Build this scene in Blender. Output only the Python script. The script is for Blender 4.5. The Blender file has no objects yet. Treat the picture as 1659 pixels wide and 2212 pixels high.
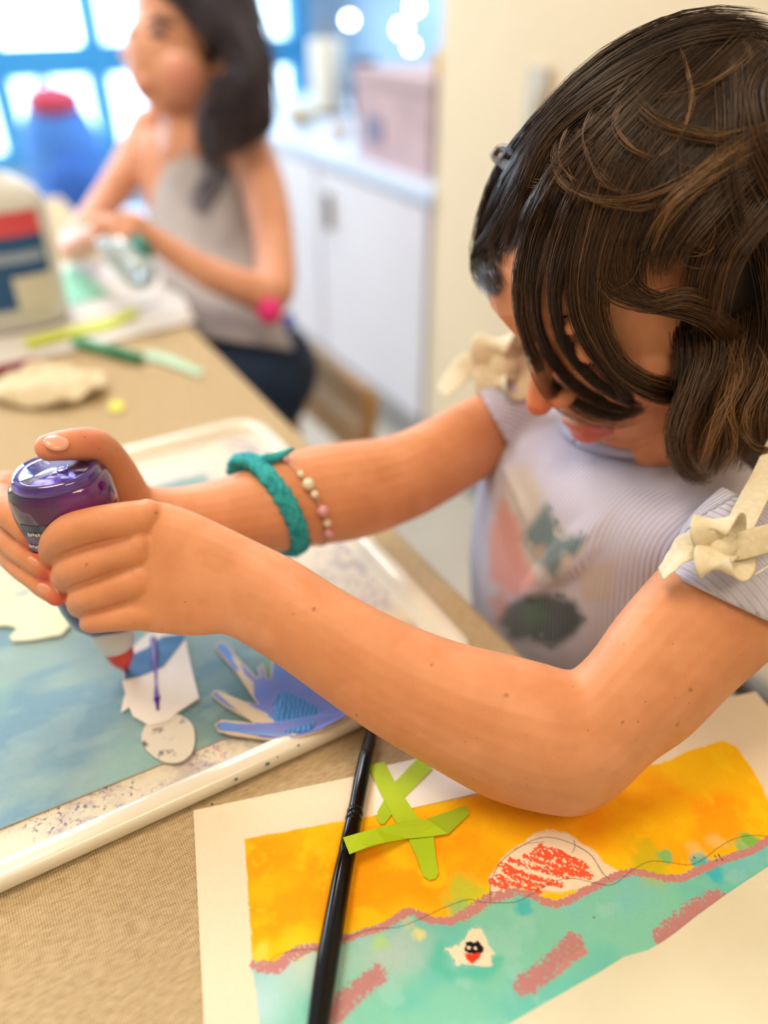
import bpy, math, random
import numpy as np
from mathutils import Vector
random.seed(7); rng = np.random.default_rng(7)
SC = bpy.context.scene; COL = SC.collection

# ------------------------------------------------------------------ camera
CAMZ = 1.10; TZ = 0.74; FPX = 1650.0; PITCH = math.radians(34.8)
CAM = np.array([0.0, 0.0, CAMZ])
RT = np.array([1.0, 0, 0]); UPV = np.array([0, math.sin(PITCH), math.cos(PITCH)]); FW = np.array([0, math.cos(PITCH), -math.sin(PITCH)])
cd = bpy.data.cameras.new('camera'); cam = bpy.data.objects.new('camera', cd); COL.objects.link(cam)
cam.location = CAM; cam.rotation_euler = (math.pi/2 - PITCH, 0, 0)
cd.sensor_fit = 'AUTO'; cd.sensor_width = 36.0; cd.lens = FPX/2212*36; cd.clip_start = 0.02
cd.dof.use_dof = True; cd.dof.focus_distance = 0.380; cd.dof.aperture_fstop = 2.15
SC.camera = cam
# ------------------------------------------------------------------ world, lights, exposure
SC.view_settings.view_transform = 'Standard'; SC.view_settings.look = 'None'
SC.view_settings.exposure = 0.0; SC.view_settings.gamma = 1.0; SC.view_settings.use_curve_mapping = False
wd = bpy.data.worlds.new('sky'); SC.world = wd; wd.use_nodes = True
bgn = wd.node_tree.nodes['Background']; bgn.inputs[0].default_value = (0.62, 0.83, 1.0, 1); bgn.inputs[1].default_value = 6.0
A2 = np.array([-0.503, 0.864, 0.0]); B2 = np.array([0.864, 0.503, 0.0])
def AB(a, b, z): return A2*a + B2*b + np.array([0, 0, z])
def area(name, loc, target, sx, sy, power, colr, portal=False):
    l = bpy.data.lights.new(name, 'AREA'); l.shape = 'RECTANGLE'; l.size = sx; l.size_y = sy; l.energy = power; l.color = colr
    o = bpy.data.objects.new(name, l); COL.objects.link(o); o.location = loc
    o.rotation_euler = (Vector(target)-Vector(loc)).to_track_quat('-Z', 'Y').to_euler()
    if portal: l.cycles.is_portal = True
    return o
WARM = (1.0, 0.80, 0.56)
area('ceiling_light', AB(0.5, -0.55, 2.6), AB(0.5, -0.45, 0), 0.7, 0.7, 21.5, WARM)
area('ceiling_light', AB(-0.9, 0.1, 2.6), AB(-0.6, 0.2, 0), 0.7, 0.7, 15.5, WARM)
area('ceiling_light', AB(2.3, 0.3, 2.6), AB(2.3, 0.3, 0), 0.8, 0.8, 44, (1, .95, .92))
area('window_daylight', AB(4.7, -0.6, 1.5), AB(1.0, 0.1, 0.9), 3.4, 1.6, 125, (0.66, 0.82, 1.0))
area('window_daylight', AB(2.9, 2.45, 1.6), AB(2.0, 0.8, 0.8), 1.6, 0.9, 22, (0.72, 0.86, 1.0))

# ------------------------------------------------------------------ helpers
def lin(c):
    c = np.array(c[:3], float)/255.0
    return np.where(c <= .04045, c/12.92, ((c+.055)/1.055)**2.4)
def ray(px, py): return RT*((px-829.5)/FPX) + UPV*((1106-py)/FPX) + FW
def W(px, py, D): return CAM + ray(px, py)*D                        # a point at real distance D along the view axis
def T(px, py, z=0.0):                                               # the point of the table plane (raised by z) under a measured pixel
    r = ray(px, py); return CAM + r*((TZ+z-CAMZ)/r[2])
def proj(P):
    q = np.asarray(P) - CAM; d = q@FW
    return 829.5+FPX*(q@RT)/d, 1106-FPX*(q@UPV)/d, d
def nrm(v): v = np.asarray(v, float); return v/(np.linalg.norm(v)+1e-12)

def nodemat(name):
    m = bpy.data.materials.new(name); m.use_nodes = True
    return m, m.node_tree.nodes, m.node_tree.links, m.node_tree.nodes['Principled BSDF']
def mat(name, c, rough=.5, c2=None, scale=20, bump=0.0, bscale=None, metal=0, trans=0, ior=1.45, sss=0, coat=0, detail=3, emis=None, spec=None, ramp=(.35, .65), sheen=0):
    m, N, L, p = nodemat(name)
    p.inputs['Roughness'].default_value = rough; p.inputs['Metallic'].default_value = metal
    p.inputs['Transmission Weight'].default_value = trans; p.inputs['IOR'].default_value = ior
    p.inputs['Coat Weight'].default_value = coat; p.inputs['Sheen Weight'].default_value = sheen
    if spec is not None: p.inputs['Specular IOR Level'].default_value = spec
    if sss:
        p.inputs['Subsurface Weight'].default_value = sss; p.inputs['Subsurface Radius'].default_value = (1, .35, .2); p.inputs['Subsurface Scale'].default_value = .004
    tc = N.new('ShaderNodeTexCoord')
    c1 = (*lin(c), 1); c2_ = (*lin(c2), 1) if c2 is not None else tuple([x*.93 for x in c1[:3]]+[1])
    no = N.new('ShaderNodeTexNoise'); no.inputs['Scale'].default_value = scale; no.inputs['Detail'].default_value = detail
    L.new(tc.outputs['Object'], no.inputs['Vector'])
    cr = N.new('ShaderNodeValToRGB'); cr.color_ramp.elements[0].position = ramp[0]; cr.color_ramp.elements[1].position = ramp[1]
    cr.color_ramp.elements[0].color = c1; cr.color_ramp.elements[1].color = c2_
    L.new(no.outputs['Fac'], cr.inputs['Fac']); L.new(cr.outputs['Color'], p.inputs['Base Color'])
    if bump:
        n2 = N.new('ShaderNodeTexNoise'); n2.inputs['Scale'].default_value = bscale or scale*8; n2.inputs['Detail'].default_value = 4
        L.new(tc.outputs['Object'], n2.inputs['Vector'])
        b = N.new('ShaderNodeBump'); b.inputs['Strength'].default_value = bump; b.inputs['Distance'].default_value = .001
        L.new(n2.outputs['Fac'], b.inputs['Height']); L.new(b.outputs['Normal'], p.inputs['Normal'])
    if emis: p.inputs['Emission Color'].default_value = (*lin(emis[0]), 1); p.inputs['Emission Strength'].default_value = emis[1]
    return m
def attrmat(name, rough=.6, bump=.0, bscale=900, sss=0, spec=None, sheen=0, mul=0.0):
    m, N, L, p = nodemat(name)
    a = N.new('ShaderNodeAttribute'); a.attribute_name = 'Col'; p.inputs['Roughness'].default_value = rough
    L.new(a.outputs['Color'], p.inputs['Base Color']); p.inputs['Sheen Weight'].default_value = sheen
    if spec is not None: p.inputs['Specular IOR Level'].default_value = spec
    if sss:
        p.inputs['Subsurface Weight'].default_value = sss; p.inputs['Subsurface Radius'].default_value = (1, .35, .2); p.inputs['Subsurface Scale'].default_value = .004
    if bump:
        tc = N.new('ShaderNodeTexCoord'); n2 = N.new('ShaderNodeTexNoise'); n2.inputs['Scale'].default_value = bscale; n2.inputs['Detail'].default_value = 3
        L.new(tc.outputs['Object'], n2.inputs['Vector']); b = N.new('ShaderNodeBump'); b.inputs['Strength'].default_value = bump; b.inputs['Distance'].default_value = .001
        L.new(n2.outputs['Fac'], b.inputs['Height']); L.new(b.outputs['Normal'], p.inputs['Normal'])
    return m

def link(name, V, Fc, m, parent=None, smooth=True, colors=None):
    me = bpy.data.meshes.new(name); V = np.asarray(V, float)
    me.from_pydata(V.tolist(), [], [tuple(f) for f in Fc] if not isinstance(Fc, np.ndarray) else Fc.tolist())
    me.update()
    if smooth: me.polygons.foreach_set('use_smooth', [True]*len(me.polygons))
    if colors is not None:
        at = me.color_attributes.new('Col', 'FLOAT_COLOR', 'POINT')
        cc = np.ones((len(V), 4), np.float32); cc[:, :3] = colors; at.data.foreach_set('color', cc.ravel())
    if m: me.materials.append(m)
    o = bpy.data.objects.new(name, me); COL.objects.link(o)
    if parent is not None: o.parent = parent; o.matrix_parent_inverse = parent.matrix_world.inverted()
    return o
def tag(o, label=None, cat=None, group=None, kind=None):
    if label: o['label'] = label
    if cat: o['category'] = cat
    if group: o['group'] = group
    if kind: o['kind'] = kind
    return o
def thing(name, loc, label, cat, group=None):
    o = bpy.data.objects.new(name, None); COL.objects.link(o); o.location = Vector(loc); o.empty_display_size = .02
    o.matrix_world = __import__('mathutils').Matrix.Translation(Vector(loc))
    return tag(o, label, cat, group)

class MB:
    def __init__(s): s.V = []; s.F = []
    def add(s, V, F):
        n = len(s.V); s.V += [tuple(v) for v in V]; s.F += [tuple(i+n for i in f) for f in F]
    def box(s, c, ax, ay, az):                                        # centre and three half-axis vectors
        c, ax, ay, az = map(np.asarray, (c, ax, ay, az))
        V = [c+i*ax+j*ay+k*az for i in (-1, 1) for j in (-1, 1) for k in (-1, 1)]
        s.add(V, [(0, 1, 3, 2), (4, 6, 7, 5), (0, 4, 5, 1), (2, 3, 7, 6), (0, 2, 6, 4), (1, 5, 7, 3)]); return s
    def abox(s, a0, a1, b0, b1, z0, z1): return s.box(AB((a0+a1)/2, (b0+b1)/2, (z0+z1)/2), A2*(a1-a0)/2, B2*(b1-b0)/2, (0, 0, (z1-z0)/2))
    def ell(s, c, ax, ay, az, n=16, m=10, pw=1.0):
        c, ax, ay, az = map(np.asarray, (c, ax, ay, az)); V = [c+az]
        for i in range(1, m):
            t = math.pi*i/m
            for j in range(n):
                p = 2*math.pi*j/n; V.append(c+az*math.cos(t)+(ax*math.cos(p)+ay*math.sin(p))*math.sin(t))
        V.append(c-az); F = [(0, 1+j, 1+(j+1) % n) for j in range(n)]
        for i in range(m-2):
            for j in range(n):
                a = 1+i*n+j; b = 1+i*n+(j+1) % n; F.append((a, a+n, b+n, b))
        l = len(V)-1; F += [(l, l-n+(j+1) % n, l-n+j) for j in range(n)]
        s.add(V, F); return s
    def ball(s, c, r, **k): return s.ell(c, (r, 0, 0), (0, r, 0), (0, 0, r), **k)
    def loft(s, C, S, N_, k=16, cap=True, pw=1.0):                    # centres, side half-vectors, normal half-vectors
        V = []; n = len(C)
        def sg(x): return math.copysign(abs(x)**pw, x)
        for c, a, b in zip(C, S, N_):
            for j in range(k):
                t = 2*math.pi*j/k; V.append(c+a*sg(math.cos(t))+b*sg(math.sin(t)))
        F = [(i*k+j, i*k+(j+1) % k, (i+1)*k+(j+1) % k, (i+1)*k+j) for i in range(n-1) for j in range(k)]
        if cap:
            V += [C[0], C[-1]]; F += [(n*k, (j+1) % k, j) for j in range(k)] + [(n*k+1, (n-1)*k+j, (n-1)*k+(j+1) % k) for j in range(k)]
        s.add(V, F); return s
    def tube(s, P, R, k=12, flat=1.0, side=None, round_caps=True, sub=4):  # chain of points (world) and radii; flat = depth / width
        P = [np.asarray(p, float) for p in P]; R = list(R)
        Q, r = spline(P, sub), np.interp(np.linspace(0, len(P)-1, (len(P)-1)*sub+1), range(len(P)), R)
        fl = np.interp(np.linspace(0, len(P)-1, len(Q)), range(len(P)), flat) if hasattr(flat, '__len__') else np.full(len(Q), flat)
        T_ = np.gradient(Q, axis=0); C = []; S = []; N_ = []; prev = None
        for i in range(len(Q)):
            t = nrm(T_[i])
            if side is not None: a = nrm(np.asarray(side)-t*np.dot(side, t))
            else:
                v = nrm(Q[i]-CAM); a = np.cross(t, v)
                if np.linalg.norm(a) < .25: a = prev if prev is not None else np.cross(t, [0, 0, 1])
                a = nrm(a-t*np.dot(a, t))
            if prev is not None and np.dot(a, prev) < 0: a = -a
            prev = a; b = np.cross(t, a); C.append(Q[i]); S.append(a*r[i]); N_.append(b*r[i]*fl[i])
        if round_caps:
            for end in (0, -1):
                t = nrm(T_[end])*(-1 if end == 0 else 1); c0, s0, n0 = C[end], S[end], N_[end]; rr = r[end]*min(1, fl[end]*1.0 if fl[end] > .3 else .6)
                ex = [(c0+t*rr*math.sin(x), s0*math.cos(x), n0*math.cos(x)) for x in (.35, .7, 1.05, 1.35)]
                for e in ex:
                    if end == 0: C.insert(0, e[0]); S.insert(0, e[1]); N_.insert(0, e[2])
                    else: C.append(e[0]); S.append(e[1]); N_.append(e[2])
        return s.loft(C, S, N_, k)
    def ptube(s, L, **kw):                                             # (px, py, D, radius in px)
        return s.tube([W(x, y, d) for x, y, d, r in L], [r*d/FPX for x, y, d, r in L], **kw)
    def contour(s, L, k=20, sub=4):                                    # (ax, ay, bx, by, D, depth/width): two silhouette points per station
        P = []; S = []; N_ = []
        for ax, ay, bx, by, D, q in L:
            a, b = W(ax, ay, D), W(bx, by, D); c = (a+b)/2; h = (a-b)/2
            P.append(c); S.append(h); N_.append(nrm(c-CAM)*np.linalg.norm(h)*q)
        P, S, N_ = spline(P, sub), spline(S, sub), spline(N_, sub)
        return s.loft(list(P), list(S), list(N_), k)
    def lathe(s, base, axis, prof, k=28, su=None, ru=1.0, rv=1.0, pw=1.0):
        axis = nrm(axis); u = nrm(np.cross(axis, (0, 1, 0.01))) if su is None else nrm(np.asarray(su)-axis*np.dot(su, axis)); v = np.cross(axis, u)
        return s.loft([np.asarray(base)+axis*h for r, h in prof], [u*r*ru for r, h in prof], [v*r*rv for r, h in prof], k, pw=pw)
    def prism(s, pts, z0, z1):                                         # pts: world xy(z offset) outline
        n = len(pts); V = [np.array([p[0], p[1], p[2]+z0]) for p in pts]+[np.array([p[0], p[1], p[2]+z1]) for p in pts]
        s.add(V, [tuple(range(n))[::-1], tuple(range(n, 2*n))]+[(i, (i+1) % n, (i+1) % n+n, i+n) for i in range(n)]); return s
    def build(s, name, m, parent=None, smooth=True): return link(name, s.V, s.F, m, parent, smooth)
    def remesh(s, name, m, voxel, smooth=6, parent=None, factor=.5):
        o = link('tmp', s.V, s.F, None); md = o.modifiers.new('r', 'REMESH'); md.mode = 'VOXEL'; md.voxel_size = voxel; md.use_smooth_shade = True
        if smooth: sm = o.modifiers.new('s', 'SMOOTH'); sm.iterations = smooth; sm.factor = factor
        dg = bpy.context.evaluated_depsgraph_get(); me = bpy.data.meshes.new_from_object(o.evaluated_get(dg)); me.name = name
        bpy.data.objects.remove(o); me.materials.clear()
        if m: me.materials.append(m)
        me.polygons.foreach_set('use_smooth', [True]*len(me.polygons))
        r = bpy.data.objects.new(name, me); COL.objects.link(r)
        if parent is not None: r.parent = parent; r.matrix_parent_inverse = parent.matrix_world.inverted()
        return r
def spline(P, sub):
    P = np.asarray(P, float); n = len(P)
    if n < 3: return np.array([P[0]+(P[-1]-P[0])*t for t in np.linspace(0, 1, (n-1)*sub+1)])
    Q = np.vstack([2*P[0]-P[1], P, 2*P[-1]-P[-2]]); out = []
    for i in range(1, n):
        for t in np.arange(sub)/sub:
            a, b, c, d = Q[i-1], Q[i], Q[i+1], Q[i+2]
            out.append(.5*((2*b)+(-a+c)*t+(2*a-5*b+4*c-d)*t*t+(-a+3*b-3*c+d)*t**3))
    out.append(P[-1]); return np.array(out)
def verts(o):
    v = np.empty(len(o.data.vertices)*3); o.data.vertices.foreach_get('co', v); return v.reshape(-1, 3)
def paint(o, C):
    at = o.data.color_attributes.new('Col', 'FLOAT_COLOR', 'POINT'); cc = np.ones((len(C), 4), np.float32); cc[:, :3] = C; at.data.foreach_set('color', cc.ravel())
# value noise in numpy
_tab = rng.random((256, 256))
def vnoise(x, y):
    xi = np.floor(x).astype(int); yi = np.floor(y).astype(int); fx = x-xi; fy = y-yi; fx = fx*fx*(3-2*fx); fy = fy*fy*(3-2*fy)
    g = lambda a, b: _tab[a & 255, b & 255]
    return (g(xi, yi)*(1-fx)+g(xi+1, yi)*fx)*(1-fy)+(g(xi, yi+1)*(1-fx)+g(xi+1, yi+1)*fx)*fy
def fbm(x, y, o=4):
    s = 0; a = .5
    for i in range(o): s = s+a*vnoise(x*2**i+17*i, y*2**i+5*i); a /= 2
    return s
def sst(a, b, x): t = np.clip((x-a)/(b-a), 0, 1); return t*t*(3-2*t)
def pldist(X, Y, pts):                                                 # distance to polyline and signed side (height above it)
    d = np.full(X.shape, 1e9)
    for (x0, y0), (x1, y1) in zip(pts[:-1], pts[1:]):
        dx, dy = x1-x0, y1-y0; t = np.clip(((X-x0)*dx+(Y-y0)*dy)/(dx*dx+dy*dy+1e-12), 0, 1)
        d = np.minimum(d, np.hypot(X-x0-t*dx, Y-y0-t*dy))
    return d
def inside(X, Y, pts):
    r = np.zeros(X.shape, bool); n = len(pts)
    for i in range(n):
        x0, y0 = pts[i]; x1, y1 = pts[(i+1) % n]
        c = ((y0 > Y) != (y1 > Y)) & (X < (x1-x0)*(Y-y0)/(y1-y0+1e-12)+x0); r ^= c
    return r
# ------------------------------------------------------------------ room
M = {}
M['wall'] = mat('cream_wall_paint', (226, 206, 172), .75, (218, 198, 165), 1.2, bump=.1, bscale=120)
M['wall_cool'] = mat('pale_blue_paint', (176, 200, 222), .7, (150, 178, 206), 1.5)
M['white_paint'] = mat('white_laminate', (212, 208, 212), .5, (206, 200, 206), 2)
M['floor'] = mat('grey_concrete_floor', (176, 168, 154), .5, (164, 156, 143), 3, bump=.1)
M['frame'] = mat('glare_tinted_window_frame', (70, 166, 224), .5)  # blue cast of the window glare put into the frame colour
M['glass'] = mat('clear_glass', (245, 250, 255), .02, trans=1.0, ior=1.05)
M['skirting'] = mat('grey_skirting', (138, 134, 130), .6)
struct = lambda mb, n, m, p=None: tag(mb.build(n, m, p, False), kind='structure')
struct(MB().abox(-2.6, 5.0, -3.2, 2.6, -.05, 0), 'floor', M['floor'])
struct(MB().abox(-2.6, 5.0, -3.2, 2.6, 2.75, 2.8), 'ceiling', mat('ceiling_white', (235, 228, 215), .9))
struct(MB().abox(-2.5, 1.55, 1.04, 1.16, 0, 2.75), 'wall_right', M['wall'])
struct(MB().abox(-2.5, 4.85, 2.5, 2.6, 0, .95).abox(-2.5, 1.9, 2.5, 2.6, .95, 2.75).abox(3.6, 4.85, 2.5, 2.6, .95, 2.75).abox(1.9, 3.6, 2.5, 2.6, 2.1, 2.75), 'wall_back', M['wall_cool'])
struct(MB().abox(-2.6, -2.5, -3.2, 2.6, 0, 2.75), 'wall_rear', M['wall'])
struct(MB().abox(-2.5, 5.0, -3.2, -3.1, 0, 2.75), 'wall_left', M['wall'])
struct(MB().abox(4.85, 4.95, -3.1, 2.6, 0, .30).abox(4.85, 4.95, -3.1, 2.6, 2.5, 2.75).abox(4.85, 4.95, -3.1, -2.4, .30, 2.5).abox(4.85, 4.95, 2.3, 2.6, .30, 2.5), 'wall_far', M['wall_cool'])
struct(MB().abox(-2.5, 3.4, 1.028, 1.04, 0, .10), 'baseboard_right', M['skirting'])
# far shop window: frame bars, panes
wf = struct(MB().abox(4.84, 4.96, -2.4, 2.3, .27, .34).abox(4.84, 4.96, -2.4, 2.3, 2.46, 2.52), 'window_1', M['frame'])
for b in (-2.4, -1.5, -.6, .50, 1.0, 1.55, 2.2): MB().abox(4.84, 4.95, b, b+.10, .33, 2.47).build('mullion', M['frame'], wf, False)
for z in (.68, 1.5): MB().abox(4.85, 4.94, -2.38, 2.28, z, z+.15).build('transom', M['frame'], wf, False)
MB().abox(4.89, 4.895, -2.38, 2.28, .33, 2.47).build('pane', M['glass'], wf, False)
wb = struct(MB().abox(1.9, 3.6, 2.48, 2.62, .92, .97).abox(1.9, 3.6, 2.48, 2.62, 2.08, 2.13), 'window_2', M['white_paint'])
for a in (1.9, 2.45, 3.0, 3.56): MB().abox(a, a+.06, 2.49, 2.61, .96, 2.09).build('mullion', M['frame'], wb, False)
MB().abox(1.92, 3.58, 2.55, 2.555, .96, 2.09).build('pane', M['glass'], wb, False)
# low white cabinet run continuing the wall
cab = thing('low_cabinet', AB(2.5, 1.3, 0), 'long low white cabinet running on from the end of the cream wall', 'cabinet')
MB().abox(1.56, 3.4, 1.05, 1.62, .06, .675).build('body', M['white_paint'], cab, False)
MB().abox(1.552, 3.42, 1.03, 1.64, .675, .70).build('worktop', mat('pale_blue_worktop', (196, 208, 226), .3), cab, False)
for i in range(3):
    d = MB().abox(1.58+i*.6, 2.16+i*.6, 1.036, 1.05, .10, .66).build('door', M['white_paint'], cab, False)
    MB().abox(2.08+i*.6, 2.10+i*.6, 1.018, 1.036, .50, .60).build('handle', M['skirting'], d, False)
MB().abox(1.56, 3.4, 1.08, 1.6, 0, .06).build('plinth', M['skirting'], cab, False)
def onray(px, py, b):                                               # where the sight line of a measured pixel meets the vertical plane at offset b from the camera axis
    r = ray(px, py); return CAM+r*(b/(r@B2))
# things on the cabinet
def ab(P): return P@A2, P@B2
a_ = 1.80
t = thing('storage_box', AB(a_, 1.24, .70), 'pinkish grey cardboard storage box standing on the low white cabinet', 'box')
MB().abox(a_-.13, a_+.24, 1.10, 1.36, .70, .885).build('body', mat('pink_grey_card', (186, 158, 158), .8, (168, 142, 146), 12), t, False)
MB().abox(a_-.135, a_+.245, 1.095, 1.365, .885, .915).build('lid', mat('pink_grey_card_lid', (176, 150, 150), .8), t, False)
MB().abox(a_+.10, a_+.18, 1.094, 1.10, .75, .81).build('label_holder', mat('grey_blue_card', (120, 116, 140), .7), t, False)
t = thing('mustard_pot', AB(a_-.08, 1.16, .915), 'small mustard yellow pot on top of the pink grey box', 'pot')
MB().lathe(AB(a_-.08, 1.16, .915), (0, 0, 1), [(.018, 0), (.024, .03), (.026, .045)]).build('body', mat('mustard_glaze', (214, 168, 60), .4), t)
MB().lathe(AB(a_-.08, 1.16, .96), (0, 0, 1), [(.027, 0), (.027, .006), (.022, .007)]).build('rim', mat('mustard_rim', (190, 146, 50), .4), t)
q = onray(708, 240, 1.4); a_, b_ = ab(q)
t = thing('paper_roll', AB(a_, 1.4, .70), 'upright cream paper towel roll standing on the cabinet, left of the box', 'paper roll')
MB().lathe(AB(a_, 1.4, .70), (0, 0, 1), [(.08, 0), (.08, .01)]).build('stand', M['skirting'], t)
MB().lathe(AB(a_, 1.4, .712), (0, 0, 1), [(.055, 0), (.058, .01), (.058, .21), (.055, .22)]).build('roll', mat('paper_towel', (226, 220, 204), .9), t)
MB().lathe(AB(a_, 1.4, .932), (0, 0, 1), [(.012, 0), (.012, .05), (.016, .06)]).build('spindle_knob', M['skirting'], t)
q = onray(762, 235, 1.5); a_, b_ = ab(q)
a_ -= .10
t = thing('dark_jar', AB(a_, 1.5, .70), 'short dark slate jar between the paper roll and the box', 'jar')
MB().lathe(AB(a_, 1.5, .70), (0, 0, 1), [(.05, 0), (.055, .02), (.055, .12), (.04, .15)]).build('body', mat('slate_glass', (64, 74, 100), .3), t)
MB().lathe(AB(a_, 1.5, .85), (0, 0, 1), [(.042, 0), (.042, .025), (.038, .028)]).build('lid', mat('dark_lid', (50, 50, 60), .4), t)
for (px, py, sz, c, lab) in ((650, 262, .06, (204, 190, 160), 'low beige bowl at the far end of the cabinet, near the seated child'), (735, 300, .035, (206, 178, 150), 'small tan cup on the cabinet in front of the paper roll')):
    q = onray(px, py, 1.2); a_, b_ = ab(q)
    t = thing('bowl' if sz > .05 else 'cup', AB(a_, 1.2, .70), lab, 'bowl' if sz > .05 else 'cup')
    MB().lathe(AB(a_, 1.2, .70), (0, 0, 1), [(sz*.5, 0), (sz, sz*.6), (sz*1.05, sz*.9), (sz*.9, sz*.9), (sz*.4, sz*.2)]).build('bowl_body', mat('glaze', c, .4), t)
# string of bulbs in front of the back wall
wire = tag(MB().tube([AB(1.6, 2.3, 1.78), AB(2.2, 2.3, 1.62), AB(2.9, 2.3, 1.66), AB(3.8, 2.3, 1.85)], [.004]*4, k=6).build('light_string_cable', M['skirting']), 'dark thin cable carrying round bulbs before the back wall', 'cable')
blub = mat('bulb_glow', (255, 255, 255), .3, emis=((225, 240, 255), 22))
for px, py, r, lb in ((755, 43, .024, 'single round glowing bulb hanging above the paper roll'), (868, 62, .028, 'round glowing bulb, middle one of the cluster of three'), (895, 15, .022, 'round glowing bulb, topmost of the cluster of three'), (888, 100, .018, 'smallest glowing bulb, lowest of the cluster of three')):
    P = onray(px, py, 2.25); t = thing('glowing_bulb', P, lb, 'light bulb', 'glowing bulbs before the back wall')
    MB().ball(P, r).build('globe', blub, t); MB().tube([P+[0, 0, r*.9], P+[0, 0, r*1.5]], [r*.4, r*.35], k=10).build('socket', M['skirting'], t); MB().tube([P+[0, 0, r*1.5], P+[0, 0, .25]], [.003, .003], k=6).build('cord', M['skirting'], t)
# switch plate on the cream wall
P = onray(1158, 225, 1.035); a_, b_ = ab(P)
t = thing('wall_switch', P, 'pale grey tall switch plate on the cream wall, left of the brown hair', 'switch')
MB().abox(a_-.025, a_+.025, 1.030, 1.0399, P[2]-.06, P[2]+.06).build('plate', mat('grey_plate', (190, 178, 158), .4), t, False)
MB().abox(a_-.008, a_+.008, 1.024, 1.030, P[2]-.02, P[2]+.02).build('rocker', mat('grey_rocker', (205, 195, 176), .4), t, False)

# ------------------------------------------------------------------ table
wood = mat('pale_wood', (196, 160, 104), .5, (176, 138, 84), 6, bump=.05)
TA0, TA1, TB0, TB1 = -.62, 1.75, -.72, .255
tb = thing('table', AB(.5, -.25, 0), 'long work table under a natural linen cloth', 'table')
MB().abox(TA0, TA1, TB0, TB1, TZ-.032, TZ-.0022).build('tabletop', wood, tb, False)
MB().abox(TA0+.08, TA1-.08, TB0+.08, TB1-.08, TZ-.09, TZ-.032).build('apron', wood, tb, False)
for a in (TA0+.08, TA1-.14):
    for b in (TB0+.08, TB1-.14): MB().abox(a, a+.06, b, b+.06, 0, TZ-.09).build('leg', wood, tb, False)
def linen():
    m, N, L, p = nodemat('linen_weave'); p.inputs['Roughness'].default_value = .95
    tc = N.new('ShaderNodeTexCoord'); mp = N.new('ShaderNodeMapping'); mp.inputs['Rotation'].default_value = (0, 0, -math.radians(120.2)); L.new(tc.outputs['Object'], mp.inputs['Vector'])
    nz = N.new('ShaderNodeTexNoise'); nz.inputs['Scale'].default_value = 700; nz.inputs['Detail'].default_value = 3
    st = N.new('ShaderNodeMapping'); st.inputs['Scale'].default_value = (1, .25, 1); L.new(mp.outputs[0], st.inputs[0]); L.new(st.outputs[0], nz.inputs['Vector'])
    ws = []
    for d in ('X', 'Y'):
        w = N.new('ShaderNodeTexWave'); w.bands_direction = d; w.inputs['Scale'].default_value = 260; w.inputs['Distortion'].default_value = 1.2; w.inputs['Detail'].default_value = 1; w.inputs['Detail Scale'].default_value = .6
        L.new(mp.outputs[0], w.inputs['Vector']); ws.append(w)
    mx = N.new('ShaderNodeMath'); mx.operation = 'MULTIPLY'; L.new(ws[0].outputs['Fac'], mx.inputs[0]); L.new(ws[1].outputs['Fac'], mx.inputs[1])
    ad = N.new('ShaderNodeMath'); ad.operation = 'MULTIPLY_ADD'; L.new(nz.outputs['Fac'], ad.inputs[0]); ad.inputs[1].default_value = .9; L.new(mx.outputs[0], ad.inputs[2])
    cr = N.new('ShaderNodeValToRGB'); e = cr.color_ramp.elements; e[0].position = .32; e[0].color = (*lin((152, 128, 92)), 1); e[1].position = .95; e[1].color = (*lin((216, 194, 156)), 1)
    L.new(ad.outputs[0], cr.inputs[0]); L.new(cr.outputs[0], p.inputs['Base Color'])
    b = N.new('ShaderNodeBump'); b.inputs['Strength'].default_value = .6; b.inputs['Distance'].default_value = .0006; L.new(ad.outputs[0], b.inputs['Height']); L.new(b.outputs[0], p.inputs['Normal'])
    return m
lm = linen(); mb = MB(); prof = [(TB1+.006, TZ-.17), (TB1+.006, TZ-.02), (TB1+.004, TZ-.004), (TB1-.004, TZ)]
V = []; NA = 60
for i in range(NA+1):
    a = TA0-.004+(TA1-TA0+.008)*i/NA; w = .003*math.sin(i*1.7)
    V += [AB(a, TB1+.006+w*1.6+.003, TZ-.05+.003*math.sin(i*.9)), AB(a, TB1+.006+w*.5+.002, TZ-.02), AB(a, TB1+.003, TZ-.003), AB(a, TB1-.004, TZ), AB(a, TB0+.004, TZ), AB(a, TB0-.006, TZ-.02), AB(a, TB0-.009+w, TZ-.05)]
F = [(i*7+j, i*7+j+1, i*7+8+j, i*7+7+j) for i in range(NA) for j in range(6)]
cl = link('tablecloth', V, F, lm); md = cl.modifiers.new('s', 'SOLIDIFY'); md.thickness = .0018; md.offset = 1
tag(cl, 'natural tan linen tablecloth with a coarse visible weave', 'tablecloth')

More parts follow.
